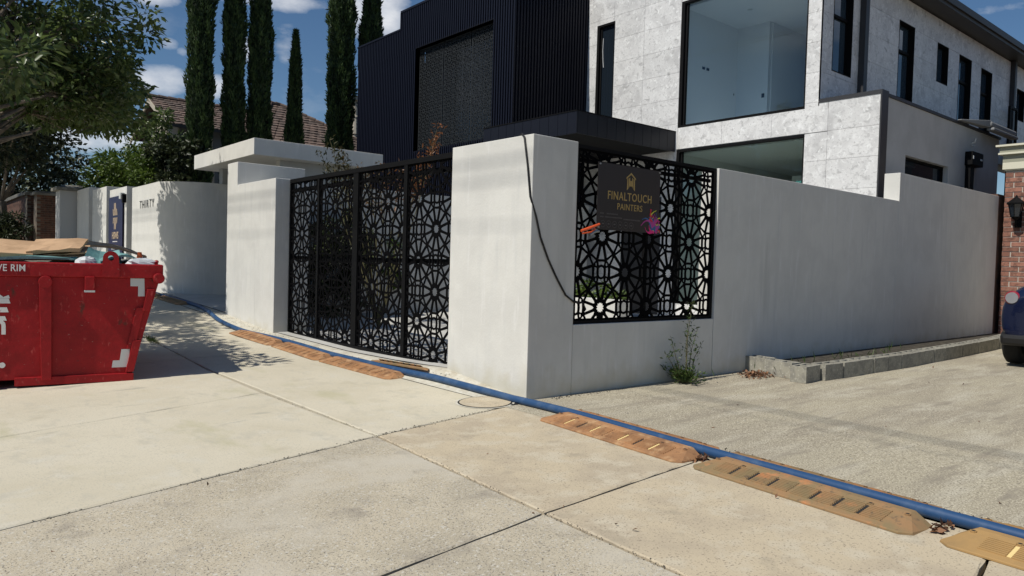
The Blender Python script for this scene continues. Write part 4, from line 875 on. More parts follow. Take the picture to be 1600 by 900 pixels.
# with this rotation local +y points to the camera, so depth is -y
b = MB(); fl = .30
outer_b = [(0, 0), (LB, 0), (LB, -D), (0, -D)]; outer_t = [(-fl, 0), (LB+fl, 0), (LB+fl, -D), (-fl, -D)]
tk = .03
V = [(x, y, .06) for x, y in outer_b]+[(x, y, HB-.15) for x, y in [(-fl*.9, 0), (LB+fl*.9, 0), (LB+fl*.9, -D), (-fl*.9, -D)]]+[(-fl*.9+tk, -tk, HB-.15), (LB+fl*.9-tk, -tk, HB-.15), (LB+fl*.9-tk, -D+tk, HB-.15), (-fl*.9+tk, -D+tk, HB-.15), (tk, -tk, .10), (LB-tk, -tk, .10), (LB-tk, -D+tk, .10), (tk, -D+tk, .10)]
b.add(V, [(0, 1, 5, 4), (1, 2, 6, 5), (2, 3, 7, 6), (3, 0, 4, 7), (0, 3, 2, 1), (4, 5, 9, 8), (5, 6, 10, 9), (6, 7, 11, 10), (7, 4, 8, 11), (8, 9, 13, 12), (9, 10, 14, 13), (10, 11, 15, 14), (11, 8, 12, 15), (12, 13, 14, 15)])
b.build('tub', M['red'], t, bevel=.006)
b = MB(); e = .03; X0, X1 = -fl, LB+fl
b.box(X0, -.05, HB-.15, X1, e, HB); b.box(X0, -D-e, HB-.15, X1, -D+.05, HB); b.box(X0, -D+.05, HB-.15, X0+.08, -.05, HB); b.box(X1-.08, -D+.05, HB-.15, X1, -.05, HB); b.build('rim', M['red'], t, bevel=.012)
b = MB()
b.hexa([(.74, 0, .05), (.83, 0, .05), (.83, .05, .05), (.74, .05, .05), (.745, 0, 1.04), (.855, 0, 1.04), (.855, .05, 1.04), (.745, .05, 1.04)]); b.tube([(.80, .005, 1.07), (.80, .055, 1.07)], .062, 18); b.build('stiffener', M['red'], t, bevel=.005)
b = MB(); b.hexa([(1.9, 0, .05), (1.99, 0, .05), (1.99, .05, .05), (1.9, .05, .05), (1.9, 0, 1.06), (2.0, 0, 1.06), (2.0, .05, 1.06), (1.9, .05, 1.06)]); b.build('stiffener', M['red'], t, bevel=.005)
b = MB(); b.box(-.02, -.02, .0, 1.06, .035, .085); b.box(1.2, -.02, 0, LB, .035, .085); b.box(0, -D, 0, LB, -D+.1, .06); b.build('skid', M['red'], t, bevel=.005)
b = MB(); b.hexa([(-.03, .0, .35), (.05, .0, .35), (.05, .022, .35), (-.03, .022, .35), (-.12, .0, .80), (-.04, .0, .80), (-.04, .022, .80), (-.12, .022, .80)])
b.hexa([(-.17, .0, .76), (-.10, .0, .76), (-.10, .035, .76), (-.17, .035, .76), (-.215, .0, 1.0), (-.145, .0, 1.0), (-.145, .035, 1.0), (-.215, .035, 1.0)])
b.hexa([(-.02, .0, .10), (.06, .0, .10), (.06, .035, .10), (-.02, .035, .10), (-.09, .0, .44), (-.01, .0, .44), (-.01, .035, .44), (-.09, .035, .44)]); b.build('edge_step', M['red'], t, bevel=.004)
b = MB(); n_ = 20; cxl, zl = .21, HB+.06; prof = [(cxl-.085, HB-.14), (cxl+.085, HB-.14)]+[(cxl+.075*math.cos(a), zl+.075*math.sin(a)) for a in [math.pi*i/12 for i in range(13)]]
hole = [(cxl+.028*math.cos(2*math.pi*i/16), zl+.028*math.sin(2*math.pi*i/16)) for i in range(16)]
fs_ = geometry.delaunay_2d_cdt([Vector(p) for p in prof+hole], [], [list(range(len(prof))), list(range(len(prof), len(prof)+16))], 1, 1e-6)
keep = [f for f, og in zip(fs_[2], fs_[5]) if list(og) == [0]]
V2 = [(p.x, .032, p.y) for p in fs_[0]]; V3 = [(p.x, .055, p.y) for p in fs_[0]]; nn_ = len(V2)
F = [tuple(f) for f in keep]+[tuple(i+nn_ for i in reversed(f)) for f in keep]; cnt = set()
for f in keep:
    for k in range(len(f)):
        a, c = f[k], f[(k+1) % len(f)]
        if (c, a) in cnt: cnt.discard((c, a))
        else: cnt.add((a, c))
F += [(c, a, a+nn_, c+nn_) for a, c in cnt]; b.add(V2+V3, F); b.build('lifting_lug', M['red'], t)
b = MB(); b.box(.36, .0, .985, .45, .07, 1.13); b.build('hook_bracket', M['red'], t, bevel=.006); b = MB(); b.box(.355, .0, .965, .455, .08, .984); b.build('bracket_lip', M['reflect'], t)
b = MB(); b.tube([(-.255, -.02, 1.12), (-.255, .075, 1.12)], .058, 20); b.tube([(-.255, .075, 1.12), (-.255, .085, 1.12)], .05, 20); b.build('pivot_boss', M['red'], t, bevel=.004)
b = MB(); b.tube([(-.2, -.5, HB+.01), (-.26, -.3, HB+.03), (-.24, -.12, HB+.012)], .02, 8); b.build('latch_chain', M['red'], t)
# markings: the lettering reads left to right for the camera = local -x
ex, ey = (-1, 0, 0), (0, 0, 1)
def pr(pts, bb, y=.002): bb.extr([(x, y, z) for x, z in pts], (0, .003, 0))
b = MB(); pr([(.02, 1.115), (-.115, 1.115), (-.12, .92), (-.055, .92), (-.055, 1.03), (.02, 1.03)], b); b.build('reflector_mark', M['reflect'], t)
b = MB(); pr([(.10, .345), (.02, .345), (.03, .15), (.19, .15), (.18, .225), (.115, .225)], b); b.build('reflector_mark', M['reflect'], t)
b = MB(); add_text(b, 'DO NOT FILL ABOVE RIM', .098, (.97, .033, HB-.095), ex, ey, 'RIGHT', .001, sx=.80, spacing=1.05); b.build('lettering', M['white'], t)
b = MB()
for z0, z1, xr in ((.845, .895, 1.10), (.755, .805, 1.115), (.67, .715, 1.13)): pr([(1.9, z0), (xr, z0), (xr+.015, z1), (1.9, z1)], b)
pr([(1.30, .895), (1.105, .897), (1.115, .93), (1.16, .91), (1.2, .945), (1.24, .92)], b); add_text(b, 'bin', .30, (1.125, .004, .535), ex, ey, 'RIGHT', .005); add_text(b, '.', .34, (1.13, .004, .20), ex, ey, 'RIGHT', .008); b.build('logo_print', M['white'], t)
# contents (each its own thing), in world space through the bin frame
BR = Matrix.Translation((2.0, 8.79, -.085)) @ Matrix.Rotation(math.atan2(.174, -.985), 4, 'Z')
def wpt(x, y, z): return tuple(BR @ Vector((x, y, z)))
def sheet(name, label, cat, grp, corners, th, mt, bend=0, nx=6, ny=4, seed=0):
    r = random.Random(seed); c = [Vector(q) for q in corners]; V = []; nrm = (c[1]-c[0]).cross(c[3]-c[0]).normalized()
    for s in (0, 1):
        for j in range(ny):
            for i in range(nx):
                u, v = i/(nx-1), j/(ny-1); p = (c[0]*(1-u)+c[1]*u)*(1-v)+(c[3]*(1-u)+c[2]*u)*v
                p = p+nrm*(bend*math.sin(math.pi*u)+(r.uniform(-.012, .012) if s == 0 else 0))-nrm*th*s; V.append(wpt(*p))
    n0 = nx*ny; F = []
    for j in range(ny-1):
        for i in range(nx-1):
            q = (j*nx+i, j*nx+i+1, (j+1)*nx+i+1, (j+1)*nx+i); F += [q, tuple(k+n0 for k in reversed(q))]
    ring = [i for i in range(nx)]+[j*nx+nx-1 for j in range(1, ny)]+[(ny-1)*nx+i for i in range(nx-2, -1, -1)]+[j*nx for j in range(ny-2, 0, -1)]
    for k in range(len(ring)): a, c_ = ring[k], ring[(k+1) % len(ring)]; F.append((a, a+n0, c_+n0, c_))
    o = MB().add(V, F).build(name, mt, origin=wpt(*corners[0])); tag(o, label, cat, grp); return o
gC = 'cardboard thrown on the skip bin'; gF = 'teal boards in the skip bin'
# interior fill
o = MB()
fillV = []; r = random.Random(9)
for j in range(10):
    for i in range(16):
        x = -.18+i*(3.2/15); y = -.06-j*(D-.12)/9; fillV.append(wpt(x, y, HB-.10+r.uniform(-.05, .09)+.12*math.sin(j/9*math.pi)))
o.add(fillV, [(j*16+i, j*16+i+1, (j+1)*16+i+1, (j+1)*16+i) for j in range(9) for i in range(15)]); o = o.build('rubble', M['greystone']); stuff(o); tag(o, 'mixed grey building rubble filling the red bin', 'rubble')
sheet('cardboard', 'flattened tan carton lying along the left of the bin load', 'cardboard', gC, [(2.6, -.08, HB+.08), (.92, -.10, HB+.08), (.90, -.65, HB+.22), (2.6, -.7, HB+.19)], .045, M['card'], .02, seed=1)
sheet('cardboard', 'folded tan carton tilted up at the middle of the bin load', 'cardboard', gC, [(.98, -.12, HB+.095), (.50, -.22, HB+.15), (.42, -.62, HB+.27), (.92, -.68, HB+.245)], .035, M['card'], .015, seed=2)
for k in range(4): sheet('cardboard', ['crushed carton layer just under the folded carton', 'thin carton layer second under the folded carton', 'dark carton layer third under the folded carton', 'lowest carton layer poking out under the folded carton'][k], 'cardboard', gC, [(1.0+.1*k, -.14-.02*k, HB+.05-.012*k), (.44-.03*k, -.28-.03*k, HB+.105-.028*k), (.40, -.70, HB+.19-.02*k), (1.0, -.7, HB+.19-.02*k)], .012, M['card'], .01, seed=10+k)
sheet('cardboard', 'pale brown carton sloping down at the right of the bin load', 'cardboard', gC, [(.50, -1.3, HB+.20), (-.22, -1.3, HB+.08), (-.20, -1.75, HB+.10), (.45, -1.75, HB+.26)], .02, M['card'], .045, seed=20)
sheet('teal_board', 'long teal foam board along the near rim under the cartons', 'board', gF, [(1.55, -.05, HB+.0), (.60, -.05, HB+.06), (.52, -.28, HB+.055), (1.5, -.32, HB+.02)], .03, M['foam'], .025, seed=31)
sheet('teal_board', 'curled teal foam board standing beside the cartons', 'board', gF, [(.42, -.35, HB+.16), (.12, -.40, HB+.14), (.10, -.2, HB-.02), (.48, -.15, HB+.0)], .02, M['foam'], .05, seed=32)
sheet('teal_board', 'arched teal board behind the lifting lug', 'board', gF, [(.30, -.12, HB+.02), (-.14, -.14, HB+.03), (-.10, -.62, HB+.05), (.34, -.60, HB+.07)], .018, M['foam'], .07, nx=10, seed=33)
def lump(name, label, cat, c, r, mt, seed, grp=None):
    b = MB(); rr = random.Random(seed); V = []; nu, nv = 14, 9
    for j in range(nv+1):
        for i in range(nu):
            th = math.pi*j/nv; ph = 2*math.pi*i/nu; k = 1+.16*math.sin(3*ph+seed)*math.sin(2*th)+rr.uniform(-.09, .09)
            V.append((c[0]+r[0]*k*math.sin(th)*math.cos(ph), c[1]+r[1]*k*math.sin(th)*math.sin(ph), c[2]+r[2]*k*math.cos(th)))
    b.add(V, [(j*nu+i, j*nu+(i+1) % nu, (j+1)*nu+(i+1) % nu, (j+1)*nu+i) for j in range(nv) for i in range(nu)]); o = b.build(name, mt, smoothf=False, origin=c); tag(o, label, cat, grp); return o
lump('waste_bag', 'pale plastic bag bulging over the rim left of the lug', 'bag', wpt(.44, -.12, HB-.02), (.11, .10, .09), M['bag'], 1, 'bags in the skip bin')
lump('waste_bag', 'white plastic bag at the right corner of the bin', 'bag', wpt(-.08, -.18, HB-.01), (.17, .13, .075), M['bag'], 2, 'bags in the skip bin')
lump('waste_bag', 'large white sack at the far left of the bin load', 'bag', wpt(1.42, -1.15, HB+.22), (.10, .10, .13), M['bag'], 3, 'bags in the skip bin')
t2 = thing('traffic_cone', 'small orange cone tip standing in the bin corner', 'cone', wpt(-.10, -.62, HB))
cc = wpt(-.10, -.62, HB); MB().tube([(cc[0], cc[1], cc[2]-.1), (cc[0], cc[1], cc[2]+.135)], [.055, .022], 14).build('cone', M['orange'], t2); MB().tube([(cc[0], cc[1], cc[2]-.12), (cc[0], cc[1], cc[2]-.1)], .09, 14).build('base', M['orange'], t2)
# ================================================================== CAR
t = thing('parked_car', 'dark blue small car with a round red tail lamp cut off at the right edge', 'car', (14.1, 2.70, .06), 0, local=True)
# local: x forward (away), y centre; rear at x=-2.05
prof = [(-2.06, .42, .80, .70), (-2.05, .30, 1.12, .80), (-1.95, .25, 1.22, .86), (-1.6, .22, 1.27, .86), (-1.1, .22, 1.40, .87), (-.4, .22, 1.47, .87), (.3, .22, 1.42, .87), (.9, .22, 1.10, .87), (1.6, .24, .98, .84), (1.95, .3, .82, .74), (2.05, .42, .65, .6)]
b = MB(); V = []; n_ = 20
for x, zb, zt, hw in prof:
    for i in range(n_):
        a = 2*math.pi*i/n_+math.pi/n_; cx_, sx_ = math.cos(a), math.sin(a); p = .42
        yy = hw*math.copysign(abs(cx_)**p, cx_); zz = (zb+zt)/2+(zt-zb)/2*math.copysign(abs(sx_)**.7, sx_)
        if zz > .85: yy *= 1-.32*((zz-.85)/.62)**1.2
        V.append((x, yy, zz))
k = len(prof); F = [(j*n_+i, j*n_+(i+1) % n_, (j+1)*n_+(i+1) % n_, (j+1)*n_+i) for j in range(k-1) for i in range(n_)]+[tuple(range(n_))[::-1], tuple(range((k-1)*n_, k*n_))]
b.add(V, F); o = b.build('body', M['bluecar'], t, smoothf=True); sd = o.modifiers.new('s', 'SUBSURF'); sd.levels = 2; sd.render_levels = 2
b = MB(); b.hexa([(-2.07, -.80, .30), (-1.84, -.84, .30), (-1.84, .84, .30), (-2.07, .80, .30), (-2.10, -.80, .44), (-1.84, -.865, .50), (-1.84, .865, .50), (-2.10, .80, .44)]); b.build('bumper', M['carblack'], t, bevel=.04)
for s in (-1, 1):
    cy_ = s*.69; cz_ = .97
    b = MB(); b.tube([(-1.9, cy_, cz_), (-2.045, cy_, cz_)], .10, 24); lp = b.build('tail_lamp', M['lampred'], t, bevel=.02)
    b = MB(); b.tube([(-2.0, cy_, cz_), (-2.062, cy_, cz_)], [.082, .078], 20); b.build('lens', M['lampwhite'], lp)
    for x in (-1.46, 1.3):
        b = MB(); ring = [(-.315, .0), (-.33, .05), (-.33, .16), (-.315, .2)]; yo = s*.87
        V = []; nn_ = 28; pf = [(.19, .0), (.29, -.004), (.325, .02), (.33, .06), (.33, .15), (.325, .19), (.29, .21), (.19, .21)]
        for q in range(nn_):
            a = 2*math.pi*q/nn_
            for rr_, dy in pf: V.append((x+rr_*math.cos(a), yo-s*dy, .33-.002+rr_*math.sin(a)))
        m8 = len(pf); b.add(V, [(q*m8+i, ((q+1) % nn_)*m8+i, ((q+1) % nn_)*m8+(i+1) % m8, q*m8+(i+1) % m8) for q in range(nn_) for i in range(m8)]); wh = b.build('wheel', M['tyre'], t, smoothf=True)
        b = MB(); b.tube([(x, yo-s*.02, .33), (x, yo-s*.12, .33)], .19, 24); b.build('rim', M['chrome'], wh)
b = MB(); b.hexa([(-1.99, -.5, 1.10), (-1.97, -.5, 1.09), (-1.97, .5, 1.09), (-1.99, .5, 1.10), (-1.45, -.42, 1.36), (-1.43, -.42, 1.34), (-1.43, .42, 1.34), (-1.45, .42, 1.36)]); b.build('rear_window', M['carglass'], t)
b = MB(); b.box(-2.075, -.24, .62, -2.06, .24, .74); b.build('number_plate', M['white'], t)
# ================================================================== NEIGHBOUR HOUSE
t = thing('tiled_house', 'old house with brown tiled roof behind the cypresses', 'house', (11, 33, .9))
hx0, hx1, hy0, hy1, ez, rz_ = 8.25, 13.2, 31.0, 37.0, 6.45, 7.95
MB().box(hx0+.5, hy0+.5, .5, hx1, hy1-.4, ez+.05).build('wall', M['housewall'], t)
b = MB(); b.add([(hx0+.45, hy0+.3, ez-1.6), (hx0+.45, hy1-.3, ez-1.6), (hx0+.45, hy1-.3, ez), (hx0+.45, 34, rz_-.12), (hx0+.45, hy0+.3, ez), (hx0+.5, hy0+.3, ez-1.6), (hx0+.5, hy1-.3, ez-1.6), (hx0+.5, hy1-.3, ez), (hx0+.5, 34, rz_-.12), (hx0+.5, hy0+.3, ez)], [(0, 1, 2, 3, 4), (5, 9, 8, 7, 6), (0, 4, 9, 5)]); b.build('gable', M['gable'], t)
b = MB()
for ya, yb in ((hy0, 34), (hy1, 34)): b.extr([(hx0-.02, ya, ez-.05), (hx0-.02, yb, rz_-.08), (hx0-.02, yb, rz_-.26), (hx0-.02, ya, ez-.2)], (.06, 0, 0))
b.build('barge_board', M['gable'], t)
MB().box(hx0, hy0-.08, ez-.12, hx1, hy0+.02, ez+.0).build('gutter', M['gutter'], t)
def tiles(P00, P10, P11, P01, nu, nv, par):
    """overlapping tile courses on the plane; P00-P10 eave, P01-P11 ridge"""
    P00, P10, P11, P01 = map(Vector, (P00, P10, P11, P01)); b = MB(); nrm = (P10-P00).cross(P01-P00).normalized(); rr = random.Random(1)
    for j in range(nv):
        v0, v1 = j/nv, (j+1.12)/nv
        A, B_ = P00.lerp(P01, v0), P10.lerp(P11, v0); A2, B2 = P00.lerp(P01, min(v1, 1)), P10.lerp(P11, min(v1, 1))
        n_ = max(2, int(nu*((B_-A).length/(P10-P00).length)))
        for i in range(n_):
            u0, u1 = (i+.06)/n_, (i+.94)/n_; h = .045+rr.uniform(-.008, .008)
            b.hexa([A.lerp(B_, u0), A.lerp(B_, u1), A2.lerp(B2, u1), A2.lerp(B2, u0), A.lerp(B_, u0)+nrm*h*.7, A.lerp(B_, u1)+nrm*h*1.4, A2.lerp(B2, u1)+nrm*.012, A2.lerp(B2, u0)+nrm*.006])
    b.add([P00-nrm*.02, P10-nrm*.02, P11-nrm*.02, P01-nrm*.02], [(0, 1, 2, 3)]); o = b.build('roof_tiles', M['tile'], par); stuff(o)
tiles((hx0, hy0, ez), (hx1+.6, hy0, ez), (hx1+.6, 34, rz_), (hx0, 34, rz_), 20, 11, t)
tiles((hx1, hy1, ez), (hx0, hy1, ez), (hx0, 34, rz_), (hx1, 34, rz_), 20, 11, t)
b = MB(); 
for k in range(13): b.tube([(hx0+k*.40, 34, rz_+.05), (hx0+k*.4+.42, 34, rz_+.035)], [.10, .085], 8)
b.build('ridge_capping', M['tile'], t)
wx0, wx1, wy0, wz = 11.4, 17.9, 30.2, 6.15; ap = (14.6, 33.6, 8.3); ap2 = (14.9, 34.2, 8.3)
MB().box(wx0+.4, wy0+.4, .5, wx1-.4, 37.2, wz).build('wall', M['housewall'], t)
tiles((wx0, wy0, wz), (wx1, wy0, wz), (13.75, 33.4, 8.35), (13.3, 33.4, 8.35), 18, 15, t)
tiles((wx1, wy0, wz), (wx1, 37.6, wz), (13.75, 34.6, 8.35), (13.75, 33.4, 8.35), 26, 15, t)
tiles((wx0, 37.6, wz), (wx0, wy0, wz), (13.3, 33.4, 8.35), (13.3, 34.6, 8.35), 26, 15, t)
b = MB()
for a_, c_ in (((wx1, wy0, wz), (13.75, 33.4, 8.35)), ((wx0, wy0, wz), (13.3, 33.4, 8.35)), ((13.3, 33.4, 8.35), (13.75, 33.4, 8.35))):
    A, B_ = Vector(a_), Vector(c_); n_ = max(2, int((B_-A).length/.42))
    for k in range(n_): b.tube([A.lerp(B_, k/n_)+Vector((0, 0, .06)), A.lerp(B_, (k+1.05)/n_)+Vector((0, 0, .045))], [.10, .085], 7)
b.build('hip_capping', M['tile'], t)
for x0 in (9.35, 10.9):
    fr = MB().box(x0, hy0+.40, 4.9, x0+.75, hy0+.49, 6.2).build('window', M['gable'], t); MB().box(x0+.1, hy0+.38, 5.0, x0+.65, hy0+.399, 6.1).build('pane', M['glass_dark'], fr)
MB().box(8.3, 29.6, .5, 9.6, 31.4, 4.75).build('porch', M['gable'], t); MB().box(8.1, 29.4, 4.75, 9.8, 31.5, 4.9).build('porch_roof', M['housewall'], t)
t = thing('far_chimney', 'pale turned chimney stack beyond the black wall corner', 'chimney', (16.6, 32, 1)); 
b = MB(); X_, Y_ = 16.62, 31.5; b.tube([(X_, Y_, .5), (X_, Y_, 6.9), (X_, Y_, 7.15), (X_, Y_, 7.2), (X_, Y_, 7.9), (X_, Y_, 8.0), (X_, Y_, 8.05), (X_, Y_, 8.75)], [.17, .17, .13, .19, .15, .18, .13, .15], 12); b.build('shaft', M['gable'], t)
MB().box(X_-.27, Y_-.27, 8.75, X_+.27, Y_+.27, 8.95).build('cap', M['gable'], t)
# ================================================================== VEGETATION
def cypress(x, y, h, r, label, seed, z0=.5, tip=1.2):
    t = thing('cypress_tree', label, 'tree', (x, y, z0), group='tall pencil cypresses behind the entry canopy')
    g = np.random.default_rng(seed)
    def rad(u):  # u 0..1 up the tree
        top = np.clip((1-u)/tip*h/3.2, 0, 1)**.6
        return r*(.72+.28*np.minimum(1, u*4))*top*(1+.07*np.sin(u*h*2.3+seed)+.05*np.sin(u*h*5.1+seed*2))
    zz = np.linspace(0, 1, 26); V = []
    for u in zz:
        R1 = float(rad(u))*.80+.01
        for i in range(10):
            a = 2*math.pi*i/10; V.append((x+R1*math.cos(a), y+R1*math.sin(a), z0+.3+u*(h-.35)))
    MB().add(V, [(j*10+i, j*10+(i+1) % 10, (j+1)*10+(i+1) % 10, (j+1)*10+i) for j in range(25) for i in range(10)]).build('light_block_core', M['cypcore'], t)  # solid dark core added to stop light passing through the crown
    MB().tube([(x, y, z0-.4), (x, y, z0+.6)], [.10, .08], 8).build('trunk', M['bark'], t)
    n = int(2600*h*r*1.9); u = g.uniform(0, 1, n); a = g.uniform(0, 2*math.pi, n)
    lob = 1+.10*np.sin(a*5+u*h*1.7+seed)+.07*np.sin(a*9-u*h*3.1)+.06*np.sin(u*h*9+a*3)
    rr = rad(u)*(lob*g.uniform(.80, 1.0, n)+.015); C = np.stack([x+rr*np.cos(a), y+rr*np.sin(a), z0+.2+u*(h-.25)], 1)
    D_ = np.stack([np.cos(a)*.45, np.sin(a)*.45, np.full(n, 1.3)], 1)
    leaves('foliage', C, .15, .05, M['cyp'], t, up=.1, dirs=D_, var=np.clip((lob-.83)*1.6+g.uniform(-.25, .25, n), 0, 1), origin=(x, y, z0))
cypress(7.31, 24, 12.8, .345, 'tall cypress farthest left reaching down to the name wall', 1)
cypress(8.34, 24, 12.6, .30, 'tall cypress second from the left', 2)
cypress(9.19, 24, 12.2, .33, 'thick tall cypress third from the left', 3)
cypress(10.39, 24, 8.45, .34, 'short pointed cypress whose tip shows against the sky', 4, tip=1.9)
cypress(12.07, 24, 12.9, .43, 'tall cypress fifth from the left with a bulging base', 5)
cypress(13.22, 24, 12.5, .36, 'cypress rising behind the black wall at the right', 6)
def tree(name, label, grp, base, tips, cl_r, nleaf, L, W, lm, trunk_r, z_split, seed, core=None, cat='tree'):
    """trunk, limbs to every cluster, leaf sprays round each cluster centre"""
    g = np.random.default_rng(seed); t = thing(name, label, cat, base, group=grp); b = MB(); B0 = Vector(base); top = B0+Vector((g.uniform(-.1, .1), g.uniform(-.1, .1), z_split))
    b.tube([B0-Vector((0, 0, .3)), B0.lerp(top, .5)+Vector((.05, .03, 0)), top], [trunk_r*1.25, trunk_r, trunk_r*.8], 10); b.build('trunk', M['bark'], t)
    tips = np.asarray(tips); k = max(4, len(tips)//14); hubs = tips[g.choice(len(tips), k, replace=False)]; hubs = hubs*.62+np.array(top)*.38
    b = MB()
    for h_ in hubs:
        mid = (np.array(top)+h_)/2+g.normal(size=3)*.18; b.tube([top, mid, h_], [trunk_r*.30, trunk_r*.20, trunk_r*.13], 6, cap=False)
    for p in tips:
        h_ = hubs[np.argmin(((hubs-p)**2).sum(1))]; mid = (h_+p)/2+g.normal(size=3)*.12
        b.tube([h_, mid, p], [trunk_r*.075, trunk_r*.05, .005], 4, cap=False)
    b.build('branches', M['bark'], t)
    n = len(tips)*nleaf; idx = np.repeat(np.arange(len(tips)), nleaf)
    off = g.normal(size=(n, 3)); off /= np.linalg.norm(off, axis=1)[:, None]; off *= (g.uniform(.15, 1, n)**.6*cl_r)[:, None]; off[:, 2] *= .75
    tw = g.normal(size=(n, 3))*.03; C = tips[idx]+off
    D_ = off/np.linalg.norm(off, axis=1)[:, None]+np.array([0, 0, -.15])
    cv_ = g.uniform(0, .6, len(tips))[idx]; leaves('foliage', C, L, W, lm, t, up=.35, dirs=D_, var=np.clip(cv_*.8+g.uniform(-.1, .55, n), 0, 1), origin=base)
    return t
def ell(g, n, c, r, shell=.45):
    d = g.normal(size=(n*3, 3)); d /= np.linalg.norm(d, axis=1)[:, None]; rr = g.uniform(shell, 1, n*3)**.7; P_ = np.array(c)+d*rr[:, None]*np.array(r); return P_
g = np.random.default_rng(11)
def okA(p):
    X, Y_, Z = p; s = X/Y_
    if s > .232+.01*math.sin(Z*5) : return False
    if Y_ < 12.2 and X+.724*Z > 3.55: return False
    if Y_ < 13.9: return Z-1.37*(4.645-X) < -.35
    if Y_ < 17.5: return Z-1.37*(5.5-X) < 2.9
    z = Z-1.37*(4.645-X); return z < .1 or (Y_ < 18.1 and z < 2.8)
P_ = np.concatenate([ell(g, 150, (.9, 13.2, 5.2), (2.6, 3.4, 2.2)), ell(g, 150, (2.2, 15.6, 5.6), (2.2, 2.4, 2.3)), ell(g, 60, (1.2, 10.6, 4.0), (1.4, 1.6, 1.1)), ell(g, 70, (3.0, 17.0, 4.8), (1.3, 1.0, 1.6)), ell(g, 90, (2.4, 15.4, 3.9), (1.0, 1.5, .8)), ell(g, 50, (3.1, 17.65, 4.4), (1.0, .4, 1.5))])
rng.shuffle(P_)
P_ = np.array([p for p in P_ if okA(p) and p[2] > 2.45+.085*p[1]])
tree('street_tree', 'large leafy street tree with glossy leaves and pale branches at upper left', None, (.0, 13.4, -.05), P_[:430], .33, 76, .145, .068, M['leafA'], .17, 2.4, 21)
def bush(name, label, grp, c, r, n, nl, L, W, lm, seed, cat='shrub', tr=.06, zs=.5):
    g = np.random.default_rng(seed); P_ = ell(g, n, c, r, .2)[:n]; return tree(name, label, grp, (c[0], c[1], float(G(c[0], c[1]))), P_, min(r)*.30, nl, L, W, lm, tr, zs, seed, cat=cat)
gt = 'trees and shrubs beyond the walls'
bush('garden_tree', 'bright green bushy tree behind the white wall blocks', gt, (6.1, 27.7, 3.7), (1.25, 1.6, 1.3), 60, 120, .17, .08, M['leafG'], 31, 'tree', .09, 1.6)
bush('garden_tree', 'bright green round tree above the navy sign', gt, (6.5, 25.6, 3.5), (.95, 1.3, 1.25), 55, 120, .16, .08, M['leafG'], 32, 'tree', .09, 1.6)
bush('garden_tree', 'dark magnolia like tree left of the first cypress', gt, (6.75, 24.3, 3.9), (.75, 1.0, 1.35), 50, 110, .18, .09, M['leafB'], 33, 'tree', .08, 1.6)
bush('garden_tree', 'tall olive green tree in front of the tiled gable', gt, (7.35, 28.8, 4.6), (1.05, 1.2, 1.9), 55, 90, .17, .08, M['leafA'], 34, 'tree', .1, 2.0)
bush('street_tree', 'dark dense tree over the brown brick piers', gt, (3.1, 33, 6.9), (2.3, 3.0, 2.7), 120, 110, .22, .11, M['leafB'], 35, 'tree', .2, 2.2)
bush('street_tree', 'dark drooping tree at the left edge beyond the street tree', gt, (1.6, 26.5, 5.9), (1.6, 2.2, 2.3), 110, 110, .20, .09, M['leafB'], 36, 'tree', .16, 1.8)
bush('garden_tree', 'far dark tree filling the gap left of the bright green tree', gt, (4.2, 45, 5.5), (3.5, 3.0, 3.4), 90, 110, .3, .16, M['leafB'], 37, 'tree', .2, 2.0)
bush('low_shrub', 'dark leafy shrub in front of the brown brick fence', gt, (3.0, 31.6, 2.0), (.7, .8, .85), 40, 90, .16, .05, M['leafB'], 38, 'shrub', .03, .3)
bush('yard_shrub', 'lime green shrub seen through the right leaf of the gate', None, (8.0, 13.4, 1.2), (.28, .3, .85), 30, 70, .10, .045, M['leafG'], 39, 'shrub', .03, .3)
bush('yard_shrub', 'green clump seen low through the side screen', None, (9.9, 9.6, .75), (.3, 1.2, .35), 30, 60, .10, .045, M['leafG'], 40, 'shrub', .03, .2)
bush('darkening_hedge', 'dark green hedge added to dim the view through the left leaf of the gate', None, (6.55, 12.95, 1.2), (.95, .4, 1.1), 70, 110, .09, .045, M['leafB'], 44, 'hedge', .03, .2)  # hedge put in to keep the view behind the gate dark
# straggly shrub above the gate
t = thing('straggly_shrub', 'straggly shrub with bronze and green sprigs rising above the gate', 'shrub', (6.6, 11.5, .1)); g = np.random.default_rng(5)
b = MB(); C = []; V_ = []
for tip in ((6.1, 12.5, 3.45), (6.15, 12.3, 3.2), (6.2, 12.1, 3.1), (6.4, 11.9, 2.95), (6.6, 11.6, 2.95), (7.1, 11.0, 3.15), (7.3, 10.9, 3.4), (7.4, 10.95, 3.7), (7.42, 11.0, 3.5), (6.3, 12.3, 2.95), (6.9, 11.35, 2.95), (5.95, 12.55, 3.2), (7.25, 11.15, 3.1), (6.5, 11.8, 2.85), (6.75, 11.5, 2.95), (6.25, 12.35, 3.3), (6.05, 12.3, 2.9)):
    p0 = Vector((6.6, 11.5, .1)); p1 = Vector(tip); mid = p0.lerp(p1, .6)+Vector((g.normal()*.08, g.normal()*.08, .15)); b.tube([p0, mid, p1], [.014, .009, .004], 5, cap=False)
    for q in range(70):
        u = g.uniform(.66, 1.03); c = (1-u)**2*np.array(p0)+2*u*(1-u)*np.array(mid)+u*u*np.array(p1); C.append(c+g.normal(size=3)*.045); V_.append(min(1, max(0, (tip[0]-6.3)*.9+g.uniform(-.2, .4))))
b.build('stems', M['stem'], t); leaves('foliage', np.array(C), .095, .034, M['bronze'], t, var=np.array(V_), origin=(6.6, 11.5, .1))
